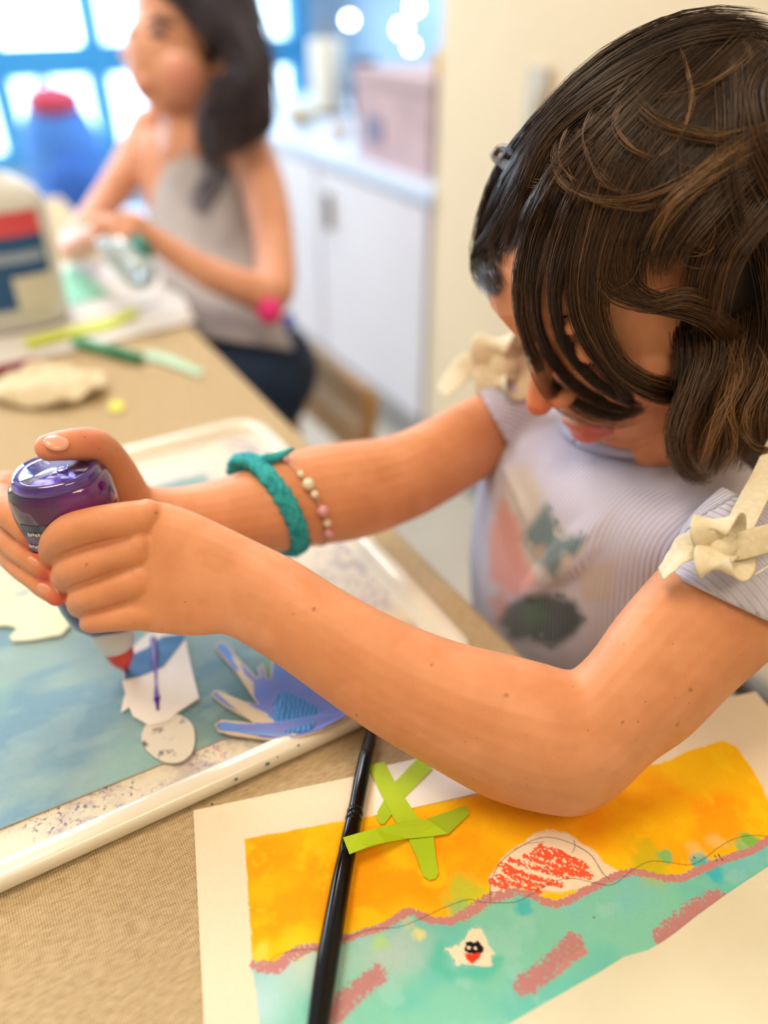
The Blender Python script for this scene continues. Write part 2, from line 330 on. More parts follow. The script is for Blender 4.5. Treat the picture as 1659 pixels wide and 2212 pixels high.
# ------------------------------------------------------------------ the tray
tray_m = mat('white_tray_plastic', (232, 226, 212), .22, (226, 219, 203), 9, coat=.3)
def traymat():
    m, N, L, p = nodemat('stained_tray_floor'); p.inputs['Roughness'].default_value = .4
    tc = N.new('ShaderNodeTexCoord'); base = (*lin((222, 212, 192)), 1); prev = None
    def lay(prev, colr, sc, lo, hi, maskscale, mlo, mhi, seed):
        n = N.new('ShaderNodeTexNoise'); n.inputs['Scale'].default_value = sc; n.inputs['Detail'].default_value = 6; n.inputs['Roughness'].default_value = .7
        mp = N.new('ShaderNodeMapping'); mp.inputs['Location'].default_value = (seed, seed*1.7, 0); L.new(tc.outputs['Object'], mp.inputs[0]); L.new(mp.outputs[0], n.inputs['Vector'])
        k = N.new('ShaderNodeTexNoise'); k.inputs['Scale'].default_value = maskscale; L.new(mp.outputs[0], k.inputs['Vector'])
        r1 = N.new('ShaderNodeMapRange'); r1.inputs[1].default_value = lo; r1.inputs[2].default_value = hi; L.new(n.outputs['Fac'], r1.inputs[0])
        r2 = N.new('ShaderNodeMapRange'); r2.inputs[1].default_value = mlo; r2.inputs[2].default_value = mhi; L.new(k.outputs['Fac'], r2.inputs[0])
        mu = N.new('ShaderNodeMath'); mu.operation = 'MULTIPLY'; L.new(r1.outputs[0], mu.inputs[0]); L.new(r2.outputs[0], mu.inputs[1])
        mx = N.new('ShaderNodeMix'); mx.data_type = 'RGBA'; L.new(mu.outputs[0], mx.inputs[0]); mx.inputs[7].default_value = (*lin(colr), 1)
        if prev is None: mx.inputs[6].default_value = base
        else: L.new(prev, mx.inputs[6])
        return mx.outputs[2]
    o = lay(None, (168, 158, 172), 60, .46, .62, 14, .46, .56, 3)
    o = lay(o, (110, 116, 140), 230, .56, .62, 18, .47, .55, 9)
    o = lay(o, (150, 140, 165), 330, .53, .6, 22, .47, .55, 12)
    o = lay(o, (200, 50, 80), 160, .62, .66, 16, .5, .58, 21)
    o = lay(o, (60, 90, 80), 260, .66, .69, 10, .5, .56, 31)
    L.new(o, p.inputs['Base Color']); return m
tray = thing('craft_tray', AB(.42, 0, TZ), 'large white plastic tray with paint stained floor, lying on the linen', 'tray')
ta0, ta1, tb0, tb1 = .261, .645, -.34, .229; rc = .03
def rrect(o):                                                       # rounded outline grown by o
    pts = []
    for (ca, cb, s) in ((ta1-rc, tb1-rc, 0), (ta0+rc, tb1-rc, 90), (ta0+rc, tb0+rc, 180), (ta1-rc, tb0+rc, 270)):
        for k in range(9):
            t = math.radians(s+k*90/8); pts.append((ca+(rc+o)*math.cos(t), cb+(rc+o)*math.sin(t)))
    return pts
prof = [(-.020, .0022), (-.0165, .003), (-.0135, .0085), (-.0115, .0108), (-.008, .0118), (-.002, .0112), (.000, .0095), (.0008, .004), (-.002, .0006), (-.016, .0004)]
V = []; n = 36
for o_, z in prof: V += [AB(a, b, TZ+z) for a, b in rrect(o_)]
F = [(i*n+j, (i+1)*n+j, (i+1)*n+(j+1) % n, i*n+(j+1) % n) for i in range(len(prof)-1) for j in range(n)]
link('rim', V, F, tray_m, tray)
V = [AB(a, b, TZ+.0026) for a, b in rrect(-.0175)]+[AB(a, b, TZ+.0004) for a, b in rrect(-.0175)]
link('tray_floor', V, [tuple(range(n)), tuple(range(n, 2*n))[::-1]]+[(j, j+n, (j+1) % n+n, (j+1) % n) for j in range(n)], traymat(), tray, False)
for px, py, r in ((510, 1683, 4), (578, 1650, 5), (458, 1737, 3), (408, 1746, 2.5), (600, 1635, 2), (645, 1610, 3)):
    P = T(px, py, .0119); MB().ell(P, RT*r*.00026, (0, r*.00026, 0), (0, 0, .0002), n=8, m=4).build('paint_fleck', mat('green_fleck', (40, 92, 78), .5), tray)

# ------------------------------------------------------------------ painted blue sheet in the tray
paper_at = attrmat('painted_paper', .85, .35, 1500, spec=.2)
def gridsheet(name, O, e1, e2, n1s, n2s, z, colf, m, thick=.0006, bend=None):
    X, Y = np.meshgrid(n1s, n2s, indexing='ij'); P = O+X[..., None]*e1+Y[..., None]*e2; P[..., 2] = z
    if bend is not None: P[..., 2] += bend(X, Y)
    C = colf(X, Y, P).reshape(-1, 3); n, k = X.shape; I = np.arange(n*k).reshape(n, k)
    Fq = np.stack([I[:-1, :-1], I[1:, :-1], I[1:, 1:], I[:-1, 1:]], -1).reshape(-1, 4)
    V = P.reshape(-1, 3); lo = V.copy(); lo[:, 2] -= thick
    b = list(I[:, 0])+list(I[-1, 1:])+list(I[-2::-1, -1])+list(I[0, -2:0:-1])
    ring = V[b].copy(); ring[:, 2] -= thick; N0 = len(V); V = np.vstack([V, ring]); L_ = len(b)
    side = [(b[i], b[(i+1) % L_], N0+(i+1) % L_, N0+i) for i in range(L_)]
    me = bpy.data.meshes.new(name); allF = Fq.tolist()+[s_ for s_ in side]+[tuple(range(N0, N0+L_))[::-1]]
    me.from_pydata(V.tolist(), [], allF); me.update()
    at = me.color_attributes.new('Col', 'FLOAT_COLOR', 'POINT'); cc = np.ones((len(V), 4), np.float32); cc[:N0, :3] = C; cc[N0:, :3] = lin((230, 224, 208)); at.data.foreach_set('color', cc.ravel())
    me.materials.append(m); o = bpy.data.objects.new(name, me); COL.objects.link(o); return o
def mix(a, b, t): return a*(1-t[..., None])+b*t[..., None]
FR = T(750, 1488, .004); d1 = nrm((T(0, 1790, .004)-FR)*[1, 1, 0]); d2 = nrm(np.cross(d1, (0, 0, 1))); d2 = d2 if d2 @ A2 > 0 else -d2
def blue_col(X, Y, P):
    f = fbm(X*16, Y*34); g = fbm(X*50+9, Y*90); k = fbm(X*8+30, Y*10+7)
    c = mix(lin((148, 176, 180)), lin((122, 158, 180)), sst(.35, .65, f)); c = mix(c, lin((112, 160, 190)), sst(.05, .0, Y)*sst(.14, .26, X)*.95)
    c = mix(c, lin((88, 120, 122)), sst(.16, .04, X)*sst(.1, .0, Y)*.85); c = mix(c, lin((168, 192, 192)), sst(.5, .66, g)*.25)
    c = mix(c, lin((150, 194, 184)), sst(.55, .68, k)*.35); return c*(0.94+.12*fbm(X*700, Y*700, 2))[..., None]
bs = gridsheet('blue_painted_sheet', FR, d1, d2, np.linspace(0, .31, 260), np.linspace(0, .285, 230), TZ+.0042, blue_col, paper_at)
tag(bs, 'teal blue washed watercolour sheet lying in the white tray', 'painted paper')

# ------------------------------------------------------------------ the big yellow and turquoise painting
PO = T(418, 1752, .002)*[1, 1, 0]; e1 = nrm((T(1610, 1500, .002)-T(418, 1752, .002))*[1, 1, 0]); e2 = nrm(np.cross(e1, (0, 0, 1)))
e2 = e2 if e2[1] < 0 else -e2
def pc(px, py, z=.0028):                                           # measured pixel -> paper coordinates (metres along the sheet's two edges)
    P = T(px, py, z)-PO; return float(P@e1), float(P@e2)
def pcs(L): return [pc(x, y) for x, y in L]
u1 = np.arange(0, .3381, .00046); u2 = np.concatenate([np.arange(0, .186, .00046), np.linspace(.187, .262, 12)])
def painting(X, Y, P):
    w = (fbm(X*300, Y*300, 3)-.47)*.004; w2 = (fbm(X*300+40, Y*300+9, 3)-.47)*.004; g1 = fbm(X*30, Y*30); g2 = fbm(X*90+5, Y*90+3); gr = fbm(X*1500, Y*1500, 2)
    crisp = fbm(X*1100+3, Y*1100, 3); Xw, Yw = X+w, Y+w2
    cream = lin((238, 222, 198)); c = np.broadcast_to(cream, X.shape+(3,)).copy()
    hor = pcs([(540, 2078), (575, 2084), (600, 2086), (618, 2068), (635, 2052), (665, 2043), (700, 2043), (730, 2030), (760, 2020), (795, 2008), (830, 1998), (850, 1985), (880, 1966), (900, 1970), (930, 1985), (970, 1988), (1010, 1970), (1035, 1950), (1060, 1938), (1110, 1922), (1150, 1930), (1175, 1945), (1200, 1952), (1225, 1945), (1250, 1930), (1290, 1910), (1330, 1890), (1365, 1880), (1400, 1885), (1440, 1896), (1475, 1894), (1510, 1878), (1545, 1862), (1590, 1845), (1625, 1833), (1659, 1812), (1760, 1760)])
    hx = np.array([h[0] for h in hor]); hy = np.array([h[1] for h in hor]); H = np.interp(X, hx, hy)   # horizon in paper coordinates
    above = H-Y
    ypoly = pcs([(528, 1812), (610, 1796), (790, 1764), (860, 1750), (1000, 1722), (1040, 1714), (1250, 1690), (1450, 1640), (1478, 1625), (1560, 1598), (1590, 1612), (1625, 1660), (1648, 1700), (1659, 1730), (1720, 1850), (1659, 1815)]+[(x, y+6) for x, y in ((1440, 1896), (1330, 1890), (1200, 1940), (1110, 1922), (1060, 1938), (970, 1988), (880, 1966), (760, 2020), (700, 2043), (635, 2052), (600, 2086), (546, 2086))])
    iny = inside(Xw*.6+X*.4, Yw*.6+Y*.4, ypoly); dy = np.where(iny, 1, -1)*pldist(X, Y, ypoly+ypoly[:1])
    yel = mix(lin((250, 190, 8)), lin((255, 165, 6)), sst(.42, .62, g1)); yel = mix(yel, lin((255, 205, 20)), sst(.5, .68, g2)*.6)
    yel = mix(yel, lin((238, 130, 10)), sst(.022, .0, np.abs(pldist(X, Y, pcs([(1030, 1730), (1250, 1790), (1420, 1700)]))))*.5)
    yel = mix(yel, lin((244, 198, 20)), sst(.012, .0, above)*.7); yel = mix(yel, lin((255, 172, 8)), sst(.006, .0, X-pc(530, 1900)[0])*.4)
    m = sst(-.0006, .0006, dy); c = mix(c, yel, m)
    # sea
    s0 = pcs([(545, 2092)])[0][0]; sea = sst(-.0005, .0005, -above+.001+w*.3)*sst(-.0004, .0004, X-s0+w*.3-(Y-pc(545, 2092)[1])*.03)
    sc_ = mix(lin((128, 202, 182)), lin((110, 196, 186)), sst(.4, .62, g1)); sc_ = mix(sc_, lin((152, 208, 200)), sst(.48, .66, g2)*.5)
    sc_ = mix(sc_, lin((120, 196, 214)), sst(.5, .7, fbm(X*22+7, Y*22+1))*.6)
    sc_ = mix(sc_, lin((200, 214, 206)), sst(.03, .0, np.hypot(X-pc(660, 2080)[0], (Y-pc(660, 2080)[1])*1.5))*.8)
    sc_ = mix(sc_, lin((184, 220, 226)), sst(.022, .0, np.hypot(X-pc(560, 2170)[0], Y-pc(560, 2170)[1]))*.9)
    sc_ = mix(sc_, lin((188, 196, 196)), sst(.03, .0, np.hypot(X-pc(850, 2055)[0], (Y-pc(850, 2055)[1])*1.6))*.7)
    c = mix(c, sc_, sea)
    def blob(px, py, r, colr, k=1.0, soft=1.0, wob=1.0):
        nonlocal c
        x, y = pc(px, py); d = np.hypot(X-x, Y-y)+(g2-.47)*r*1.2*wob+w; c = mix(c, lin(colr), sst(r, r*(1-soft*.8), d)*k)
    for a_ in ((640, 2035, .010, (208, 206, 40)), (820, 2035, .006, (170, 214, 130)), (1000, 1925, .012, (176, 204, 60)), (990, 1965, .006, (140, 196, 120)), (1400, 1860, .014, (186, 186, 30)), (560, 2060, .006, (212, 214, 80)), (905, 2018, .004, (236, 222, 130))): blob(*a_, k=.75)
    for a_ in ((1510, 1862, .006, (40, 182, 186)), (1540, 1880, .007, (50, 186, 204)), (1620, 1815, .0055, (78, 190, 90)), (1600, 1828, .005, (110, 196, 130)), (1127, 1962, .006, (70, 186, 196)), (1440, 1850, .004, (110, 190, 120))): blob(*a_, k=.85, soft=.7)
    for a_ in ((880, 1992, .0045), (715, 2062, .004), (1390, 1830, .0), (1545, 1815, .006), (1150, 1860, .0), (1500, 1835, .006)):
        if a_[2]: blob(*a_, (240, 214, 150), k=.35, wob=.3)
    # white hill with red crayon
    hill = pcs([(1062, 1940), (1055, 1900), (1085, 1855), (1125, 1820), (1150, 1800), (1185, 1792), (1225, 1800), (1275, 1830), (1310, 1870), (1335, 1882), (1300, 1905), (1260, 1920), (1215, 1930), (1160, 1925), (1110, 1915)])
    dh = np.where(inside(Xw, Yw, hill), 1, -1)*pldist(X, Y, hill+hill[:1])+(g2-.5)*.003; c = mix(c, lin((240, 220, 196)), sst(-.001, .001, dh))
    def crayon(pts, wd, colr, thr=.42, k=1.0):
        nonlocal c
        d = pldist(X, Y, pcs(pts)); e = wd*(1+(crisp-.47)*1.1); m_ = (d < e)*sst(thr-.03, thr+.03, crisp+(1-d/(wd+1e-9))*.22); c = mix(c, lin(colr), m_*k)
    red = (236, 92, 56)
    for s_ in (((1170, 1828), (1210, 1842), (1262, 1868)), ((1150, 1842), (1215, 1862), (1270, 1884)), ((1135, 1850), (1200, 1872), (1275, 1892)), ((1105, 1858), (1170, 1878), (1225, 1892)), ((1090, 1882), (1130, 1902), (1172, 1915)), ((1075, 1893), (1120, 1915), (1165, 1926)), ((1062, 1903), (1110, 1925), (1150, 1928)), ((1085, 1868), (1150, 1896), (1215, 1912)), ((1160, 1836), (1240, 1860), (1265, 1872)), ((1180, 1880), (1230, 1888), (1272, 1893))):
        crayon(s_, .0016, red, .45)
    pink = (196, 134, 134)
    crayon([(x, y) for x, y in ((548, 2084), (575, 2088), (600, 2090), (618, 2072), (635, 2056), (665, 2047), (700, 2046), (730, 2033), (760, 2023), (795, 2011), (830, 2000), (850, 1987), (880, 1968), (900, 1972), (930, 1987), (970, 1990), (1010, 1972), (1035, 1952), (1060, 1940), (1110, 1924), (1150, 1932), (1175, 1947), (1200, 1954), (1225, 1947), (1250, 1932), (1290, 1912), (1330, 1892), (1365, 1882), (1400, 1887), (1440, 1898), (1475, 1896), (1510, 1880), (1545, 1864), (1590, 1848), (1625, 1836), (1659, 1815), (1740, 1775))], .0019, pink, .36)
    for s_ in (((560, 2086), (600, 2090), (625, 2068), (650, 2052)), ((1000, 1978), (1060, 1940), (1110, 1926))): crayon(s_, .0026, pink, .38)
    for s_ in (((815, 2105), (770, 2140), (735, 2175), (700, 2215)), ((1240, 2035), (1205, 2075), (1165, 2105), (1132, 2130)), ((1555, 1940), (1500, 1965), (1432, 2022))): crayon(s_, .0046, (186, 130, 132), .36)
    crayon(((1262, 2055), (1225, 2078), (1205, 2100)), .0016, pink, .4)
    # untouched white patch with the little black and red figure
    for s_ in (((955, 2050), (940, 2085), (975, 2105), (1050, 2100), (1080, 2070)),): 
        d = pldist(X, Y, pcs(s_))+(g2-.47)*.006; c = mix(c, lin((84, 190, 170)), sst(.005, .0, d)*.8)
    ice = pcs([(958, 2052), (985, 2040), (1005, 2028), (1012, 2008), (1030, 2000), (1042, 2004), (1050, 2022), (1056, 2040), (1070, 2060), (1062, 2068), (1060, 2084), (1022, 2086), (1000, 2078), (980, 2080), (975, 2066)])
    c = mix(c, lin((242, 224, 198)), sst(-.0003, .0003, np.where(inside(Xw, Yw, ice), 1, -1)*pldist(X, Y, ice+ice[:1])))
    bk = pcs([(1003, 2052), (1006, 2036), (1018, 2032), (1024, 2036), (1034, 2029), (1037, 2038), (1044, 2046), (1041, 2058), (1020, 2060), (1008, 2057)])
    i_ = inside(X+w*.3, Y+w2*.3, bk) & (np.hypot(X-pc(1013, 2047)[0], Y-pc(1013, 2047)[1]) > .0008) & (np.hypot(X-pc(1027, 2048)[0], Y-pc(1027, 2048)[1]) > .0007); c[i_] = lin((18, 16, 18))
    i_ = inside(X+w*.3, Y+w2*.3, pcs([(1002, 2058), (1020, 2061), (1041, 2058), (1035, 2072), (1020, 2083), (1010, 2074)])); c[i_] = lin((226, 58, 30))
    # pencil lines
    def pencil(pts, k=.75, wd=.00042):
        nonlocal c
        Q = spline(np.array(pcs(pts)), 5); d = pldist(X, Y, [tuple(q_) for q_ in Q]); c = mix(c, lin((70, 66, 58)), sst(wd, wd*.3, d)*k*(.6+.4*crisp))
    pencil([(575, 2082), (600, 2062), (640, 2052), (700, 2046), (790, 2010), (860, 2002), (900, 1988), (960, 1960), (1010, 1943), (1040, 1948), (1080, 1950), (1120, 1946), (1165, 1920), (1200, 1903), (1240, 1897), (1290, 1908), (1325, 1910), (1365, 1880), (1405, 1860), (1450, 1863), (1490, 1868), (1520, 1855), (1550, 1832), (1585, 1812), (1625, 1804), (1659, 1806)])
    pencil([(1060, 1948), (1060, 1910), (1075, 1870), (1100, 1845), (1130, 1825), (1165, 1810), (1200, 1810), (1240, 1824), (1275, 1845), (1300, 1882), (1316, 1898)]); pencil([(1110, 1835), (1140, 1822), (1175, 1818)], .5); pencil([(1245, 1826), (1280, 1850), (1303, 1890)], .5); pencil([(1240, 1815), (1242, 1828), (1236, 1842)], .8)
    for px, py in ((1500, 1852), (1545, 1849), (1553, 1846), (1560, 1856), (1548, 1858), (1555, 1850)):
        c = mix(c, lin((50, 70, 60)), sst(.0007, .0004, np.hypot(X-pc(px, py)[0], Y-pc(px, py)[1]))*.8)
    x_, y_ = pc(1283, 1981); c = mix(c, lin((110, 130, 40)), sst(.0008, .0004, np.hypot(X-x_, Y-y_)))
    return np.clip(c*(0.95+.1*gr)[..., None], 0, 1)
pa = gridsheet('landscape_painting', PO, e1, e2, u1, u2, TZ+.0026, painting, paper_at, thick=.0016)
tag(pa, 'child\'s painting of an orange yellow sky over turquoise water with a pink crayon shoreline', 'painting')
def plate(name, L, z, th, m, parent=None, zf=None):                # cut paper: measured outline -> piece of card lying at height z
    pts = []
    for p in L:
        zz = zf(*p) if zf else z; q = T(p[0], p[1], zz+th); pts.append(q-[0, 0, th])
    return MB().prism(pts, 0, th).build(name, m, parent, False)
cream_paper = mat('cream_rag_paper', (226, 222, 200), .9, (216, 212, 190), 14, bump=.5, bscale=1300)
_e = [(1060, 2232), (1105, 2208), (1180, 2165), (1250, 2125), (1300, 2097), (1345, 2068), (1365, 2062), (1400, 2052), (1432, 2034), (1460, 2014), (1500, 1982), (1560, 1938), (1610, 1904), (1659, 1872), (1720, 1832)]
_P = [T(x, y, .0035)-[0, 0, .0007] for x, y in _e]; _d = nrm((_P[-1]-_P[0])*[1, 1, 0]); _n = np.array([_d[1], -_d[0], 0]); _P = [_P[0]-_d*.03]+_P+[_P[-1]+_n*.17, _P[0]-_d*.03+_n*.17]
tag(MB().prism(_P, 0, .0007).build('cream_sheet', cream_paper, None, False), 'blank cream rag paper sheet covering the lower right of the painting', 'paper')
tag(plate('scrap_paper', [(812, 1658), (1130, 1588), (1180, 1640), (1040, 1711), (860, 1752), (806, 1762)], .0028, .0003, mat('white_scrap_paper', (244, 240, 232), .7)), 'white paper scrap under the crossed lime strips, beside the brush', 'paper')
lime = mat('lime_green_paper', (176, 206, 20), .55, (166, 198, 16), 30); lime2 = mat('olive_lime_paper', (156, 184, 22), .6)
G = 'lime green cut paper strips'
tag(plate('paper_strip', [(900, 1640), (917, 1634), (934, 1661), (874, 1722), (831, 1779), (822, 1781), (813, 1768), (816, 1752), (850, 1692)], .0033, .0003, lime), 'lime green strip slanting up right to the forearm, crossed by the longest strip', 'paper strip', G)
tag(plate('paper_strip', [(796, 1654), (815, 1648), (831, 1646), (851, 1685), (876, 1726), (905, 1769), (937, 1806), (941, 1845), (947, 1887), (940, 1898), (927, 1901), (915, 1893), (900, 1850), (882, 1812), (851, 1769), (815, 1699)], .0038, .0003, lime), 'longest lime green strip, starting beside the brush tip and pointing down to the yellow sky', 'paper strip', G)
tag(plate('paper_strip', [(880, 1779), (921, 1769), (965, 1754), (996, 1743), (1010, 1742), (1013, 1758), (968, 1801), (935, 1800)], .0042, .0003, lime2), 'short darker olive lime strip pointing right, rounded at its end', 'paper strip', G)
tag(plate('paper_strip', [(741, 1809), (775, 1799), (811, 1789), (860, 1778), (921, 1769), (945, 1785), (968, 1801), (929, 1807), (880, 1811), (831, 1820), (795, 1829), (755, 1845)], .0, .0003, lime, zf=lambda x, y: .0046+.0082*min(1, max(0, (885-x)/80))), 'bright lime green strip lying across the black brush handle', 'paper strip', G)

# ------------------------------------------------------------------ black paint brush
br = thing('paint_brush', T(720, 2050), 'black paint brush lying on the painting with its tip on the linen', 'paint brush')
blk = mat('black_lacquer', (6, 6, 7), .14, (9, 8, 8), 40, spec=.35); fer = mat('black_ferrule', (8, 8, 9), .16, spec=.4); brs = mat('dark_bristle', (40, 24, 18), .6, (16, 10, 8), 300)
def Bp(x, y, r, z=.0028): return T(x, y, z+r)
rr = [(752, 1832, .0043), (738, 1900, .0047), (722, 1990, .0050), (705, 2090, .0051), (690, 2190, .0047), (676, 2300, .0042), (668, 2370, .003)]
MB().tube([Bp(*p) for p in rr], [p[2] for p in rr], k=20).build('handle', blk, br)
rr = [(790, 1632, .0038), (780, 1685, .0041), (771, 1735, .0040), (765, 1765, .0041), (757, 1805, .0044), (750, 1840, .0044)]
fr_ = MB().tube([Bp(*p) for p in rr], [p[2] for p in rr], k=20).build('ferrule', fer, br)
for p in ((767, 1755, .0044), (764, 1768, .0044)): MB().tube([Bp(p[0], p[1], .0041), Bp(p[0]-.6, p[1]+3, .0041)], [p[2], p[2]], k=20).build('crimp_ring', fer, fr_)
rr = [(806, 1560, .0016), (802, 1580, .003), (797, 1605, .0036), (789, 1640, .0036)]
MB().tube([Bp(*p) for p in rr], [p[2] for p in rr], k=18).build('bristles', brs, br)

# ------------------------------------------------------------------ cut-outs
card = mat('cream_card', (232, 232, 204), .85, (222, 224, 192), 20, bump=.3, bscale=900); edge = mat('card_edge', (214, 196, 170), .9)
t = thing('cream_cutout', T(60, 1300), 'cream torn-edge paper cut-out at the left, under the fingers', 'paper cut-out')
plate('card', [(-60, 1222), (0, 1225), (50, 1228), (85, 1245), (125, 1282), (160, 1320), (166, 1335), (150, 1352), (132, 1371), (110, 1374), (85, 1379), (60, 1382), (28, 1384), (20, 1376), (38, 1356), (15, 1350), (-20, 1352), (-60, 1345)], .0055, .0012, card, t)
plate('blue_stroke', [(28, 1283), (45, 1280), (62, 1272), (66, 1276), (48, 1285), (30, 1287)], .0068, .0001, mat('pale_blue_paint_stroke', (140, 172, 206), .7), t)
t = thing('figure_cutout', T(350, 1480), 'white paper cut-out with a blue band and a speckled round end', 'paper cut-out')
wht = mat('white_card', (236, 228, 222), .7, (226, 218, 210), 25); bluepaint = mat('blue_watercolour', (88, 136, 186), .75, (62, 110, 158), 60)
plate('card', [(287, 1397), (318, 1368), (350, 1362), (394, 1366), (402, 1385), (405, 1402), (415, 1449), (430, 1507), (379, 1541), (366, 1555), (323, 1566), (287, 1546), (279, 1527), (261, 1538), (266, 1512), (271, 1497), (264, 1475), (268, 1445)], .0056, .0012, wht, t)
plate('blue_band', [(268, 1468), (300, 1462), (353, 1440), (400, 1380), (396, 1368), (350, 1375), (320, 1398), (290, 1412), (272, 1435)], .0069, .00012, bluepaint, t)
cp = [(366+58*math.cos(a)*(1-.05*math.cos(3*a)), 1593+54*math.sin(a)*(1+.05*math.sin(2*a))) for a in np.linspace(0, 2*math.pi, 33)[:-1]]
plate('round_end', cp, .0050, .0012, mat('speckled_card', (214, 206, 192), .85, (110, 104, 102), 130, ramp=(.56, .70), detail=5), t)
pur = mat('violet_glue', (48, 6, 130), .3, (84, 14, 150), 60)
g = thing('glue_trail', T(335, 1450), 'wet violet line of glue running down the white cut-out', 'glue')
gl = [(330, 1378, 7), (333, 1400, 8), (334, 1425, 7), (336, 1450, 3.5), (337, 1475, 2.2), (338, 1497, 5), (339, 1508, 7), (340, 1520, 4), (341, 1533, 3)]
MB().tube([T(x, y, .0072) for x, y, r in gl], [r*.00027 for _, _, r in gl], k=12, flat=.6, side=RT).build('trail', pur, g)
MB().ell(T(339, 1508, .0072), RT*.0019, (0, .0028, 0), (0, 0, .0012)).build('bead', pur, g)
t = thing('hand_cutout', T(600, 1520), 'blue crayoned hand-shaped cut-out leaning on the tray rim', 'paper cut-out')
hz = lambda x, y: .0052+max(0, min(1, (x-540)/220))*.0085 + (.002 if y > 1560 else 0)
hol = [(463, 1396), (470, 1388), (482, 1385), (492, 1392), (510, 1418), (532, 1440), (555, 1464), (562, 1462), (556, 1442), (566, 1434), (577, 1465), (584, 1466), (588, 1428), (630, 1400), (720, 1440), (790, 1530), (757, 1544), (722, 1563), (692, 1579), (650, 1592), (615, 1599), (575, 1597), (538, 1592), (500, 1587), (471, 1579), (463, 1566), (478, 1555), (515, 1560), (551, 1562), (520, 1545), (487, 1526), (456, 1502), (462, 1492), (472, 1491), (500, 1504), (530, 1516), (557, 1522), (535, 1490), (510, 1452), (480, 1418)]
vio = mat('violet_blue_crayon', (96, 128, 204), .7, (122, 128, 198), 55, bump=.2, bscale=700); plate('card', hol, 0, .001, edge, t, zf=hz)
def shrink(L, k):
    n = len(L); o = []
    for i in range(n):
        a, b, c_ = np.array(L[i-1]), np.array(L[i]), np.array(L[(i+1) % n]); d = nrm(c_-a); o.append(tuple(b+np.array([-d[1], d[0]])*k))
    return o
plate('crayon_layer', shrink(hol, 3.2), 0, .0001, vio, t, zf=lambda x, y: hz(x, y)+.00112)
def scrib():
    m, N, L, p = nodemat('teal_blue_scribble'); p.inputs['Roughness'].default_value = .6; tc = N.new('ShaderNodeTexCoord')
    w = N.new('ShaderNodeTexWave'); w.inputs['Scale'].default_value = 120; w.inputs['Distortion'].default_value = 6; w.inputs['Detail'].default_value = 3; L.new(tc.outputs['Object'], w.inputs['Vector'])
    cr = N.new('ShaderNodeValToRGB'); cr.color_ramp.elements[0].color = (*lin((16, 104, 176)), 1); cr.color_ramp.elements[1].color = (*lin((92, 150, 208)), 1); cr.color_ramp.elements[0].position = .45; L.new(w.outputs['Fac'], cr.inputs[0]); L.new(cr.outputs[0], p.inputs['Base Color']); return m
plate('scribble_patch', [(598, 1502), (618, 1494), (645, 1505), (668, 1518), (694, 1530), (700, 1540), (690, 1560), (668, 1578), (630, 1584), (590, 1578), (556, 1570), (565, 1555), (585, 1530)], 0, .00008, scrib(), t, zf=lambda x, y: hz(x, y)+.00126)
for i, L_ in enumerate(([(470, 1392), (484, 1390), (512, 1440), (520, 1452), (506, 1446)], [(470, 1568), (500, 1566), (560, 1576), (640, 1590), (560, 1590), (480, 1578)])):
    plate('light_blue_streak', L_, 0, .00008, mat('light_blue_crayon', (92, 146, 222), .7), t, zf=lambda x, y: hz(x, y)+.00126)
t = tag(plate('green_paper_leaf', [(560, 1440), (590, 1400), (640, 1390), (650, 1420), (600, 1450), (575, 1470)], .0046, .0005, mat('sage_green_paper', (120, 160, 140), .8)), 'sage green paper leaf tucked under the blue hand cut-out', 'paper cut-out')

# ------------------------------------------------------------------ things on the far part of the table
white_sheet = mat('white_paper', (226, 224, 222), .8)
for i, (L_, z, lab) in enumerate((([(-60, 806), (0, 792), (422, 692), (395, 640), (320, 600), (-60, 690)], .002, 'white paper sheet nearest the camera in the far paper pile'), ([(-40, 706), (150, 690), (340, 655), (352, 600), (250, 560), (100, 575), (-40, 640)], .0045, 'upper white paper sheet of the far pile, under the gallon jug'))):
    tag(plate('paper_sheet', L_, z, .0015, white_sheet), lab, 'paper', 'sheets in the far paper pile')
tag(plate('teal_paper_piece', [(120, 610), (150, 570), (185, 590), (235, 635), (150, 660)], .0072, .0004, mat('mint_paper', (150, 220, 190), .8)), 'mint green paper piece beside the white glue jug', 'paper')
tag(plate('yellow_green_strip', [(60, 752), (150, 728), (250, 705), (300, 676), (290, 662), (240, 686), (130, 712), (50, 730)], .0066, .0004, mat('yellow_green_paper', (206, 218, 70), .7)), 'curved yellow green paper strip on the far paper pile', 'paper strip')
tag(plate('mint_strip', [(300, 770), (350, 782), (430, 812), (440, 800), (370, 768), (320, 755)], .0022, .0004, mat('pale_mint_paper', (180, 218, 192), .8)), 'pale mint paper strip lying on the linen near the table edge', 'paper strip')
tag(plate('yellow_paper_dot', [(238, 868), (262, 866), (268, 880), (252, 890), (236, 884)], .0022, .0004, mat('yellow_dot', (226, 226, 90), .7)), 'tiny yellow paper scrap alone on the linen', 'paper scrap')
t = thing('green_marker', T(240, 755), 'dark green marker pen lying before the paper pile', 'pen')
MB().tube([T(165, 738, .008), T(245, 758, .008)], [.006, .006]).build('barrel', mat('green_plastic', (60, 160, 120), .4), t)
MB().tube([T(245, 758, .008), T(300, 773, .008)], [.0068, .006]).build('cap', mat('deep_green_plastic', (20, 130, 90), .4), t)
t = thing('crimson_pencil', T(30, 800), 'dark crimson pencil at the left, before the paper pile', 'pencil')
MB().tube([T(-60, 810, .006), T(70, 782, .006)], [.005, .005]).build('shaft', mat('crimson', (150, 40, 70), .4), t)
MB().tube([T(70, 782, .006), T(88, 778, .006)], [.0048, .001]).build('tip', wood, t)
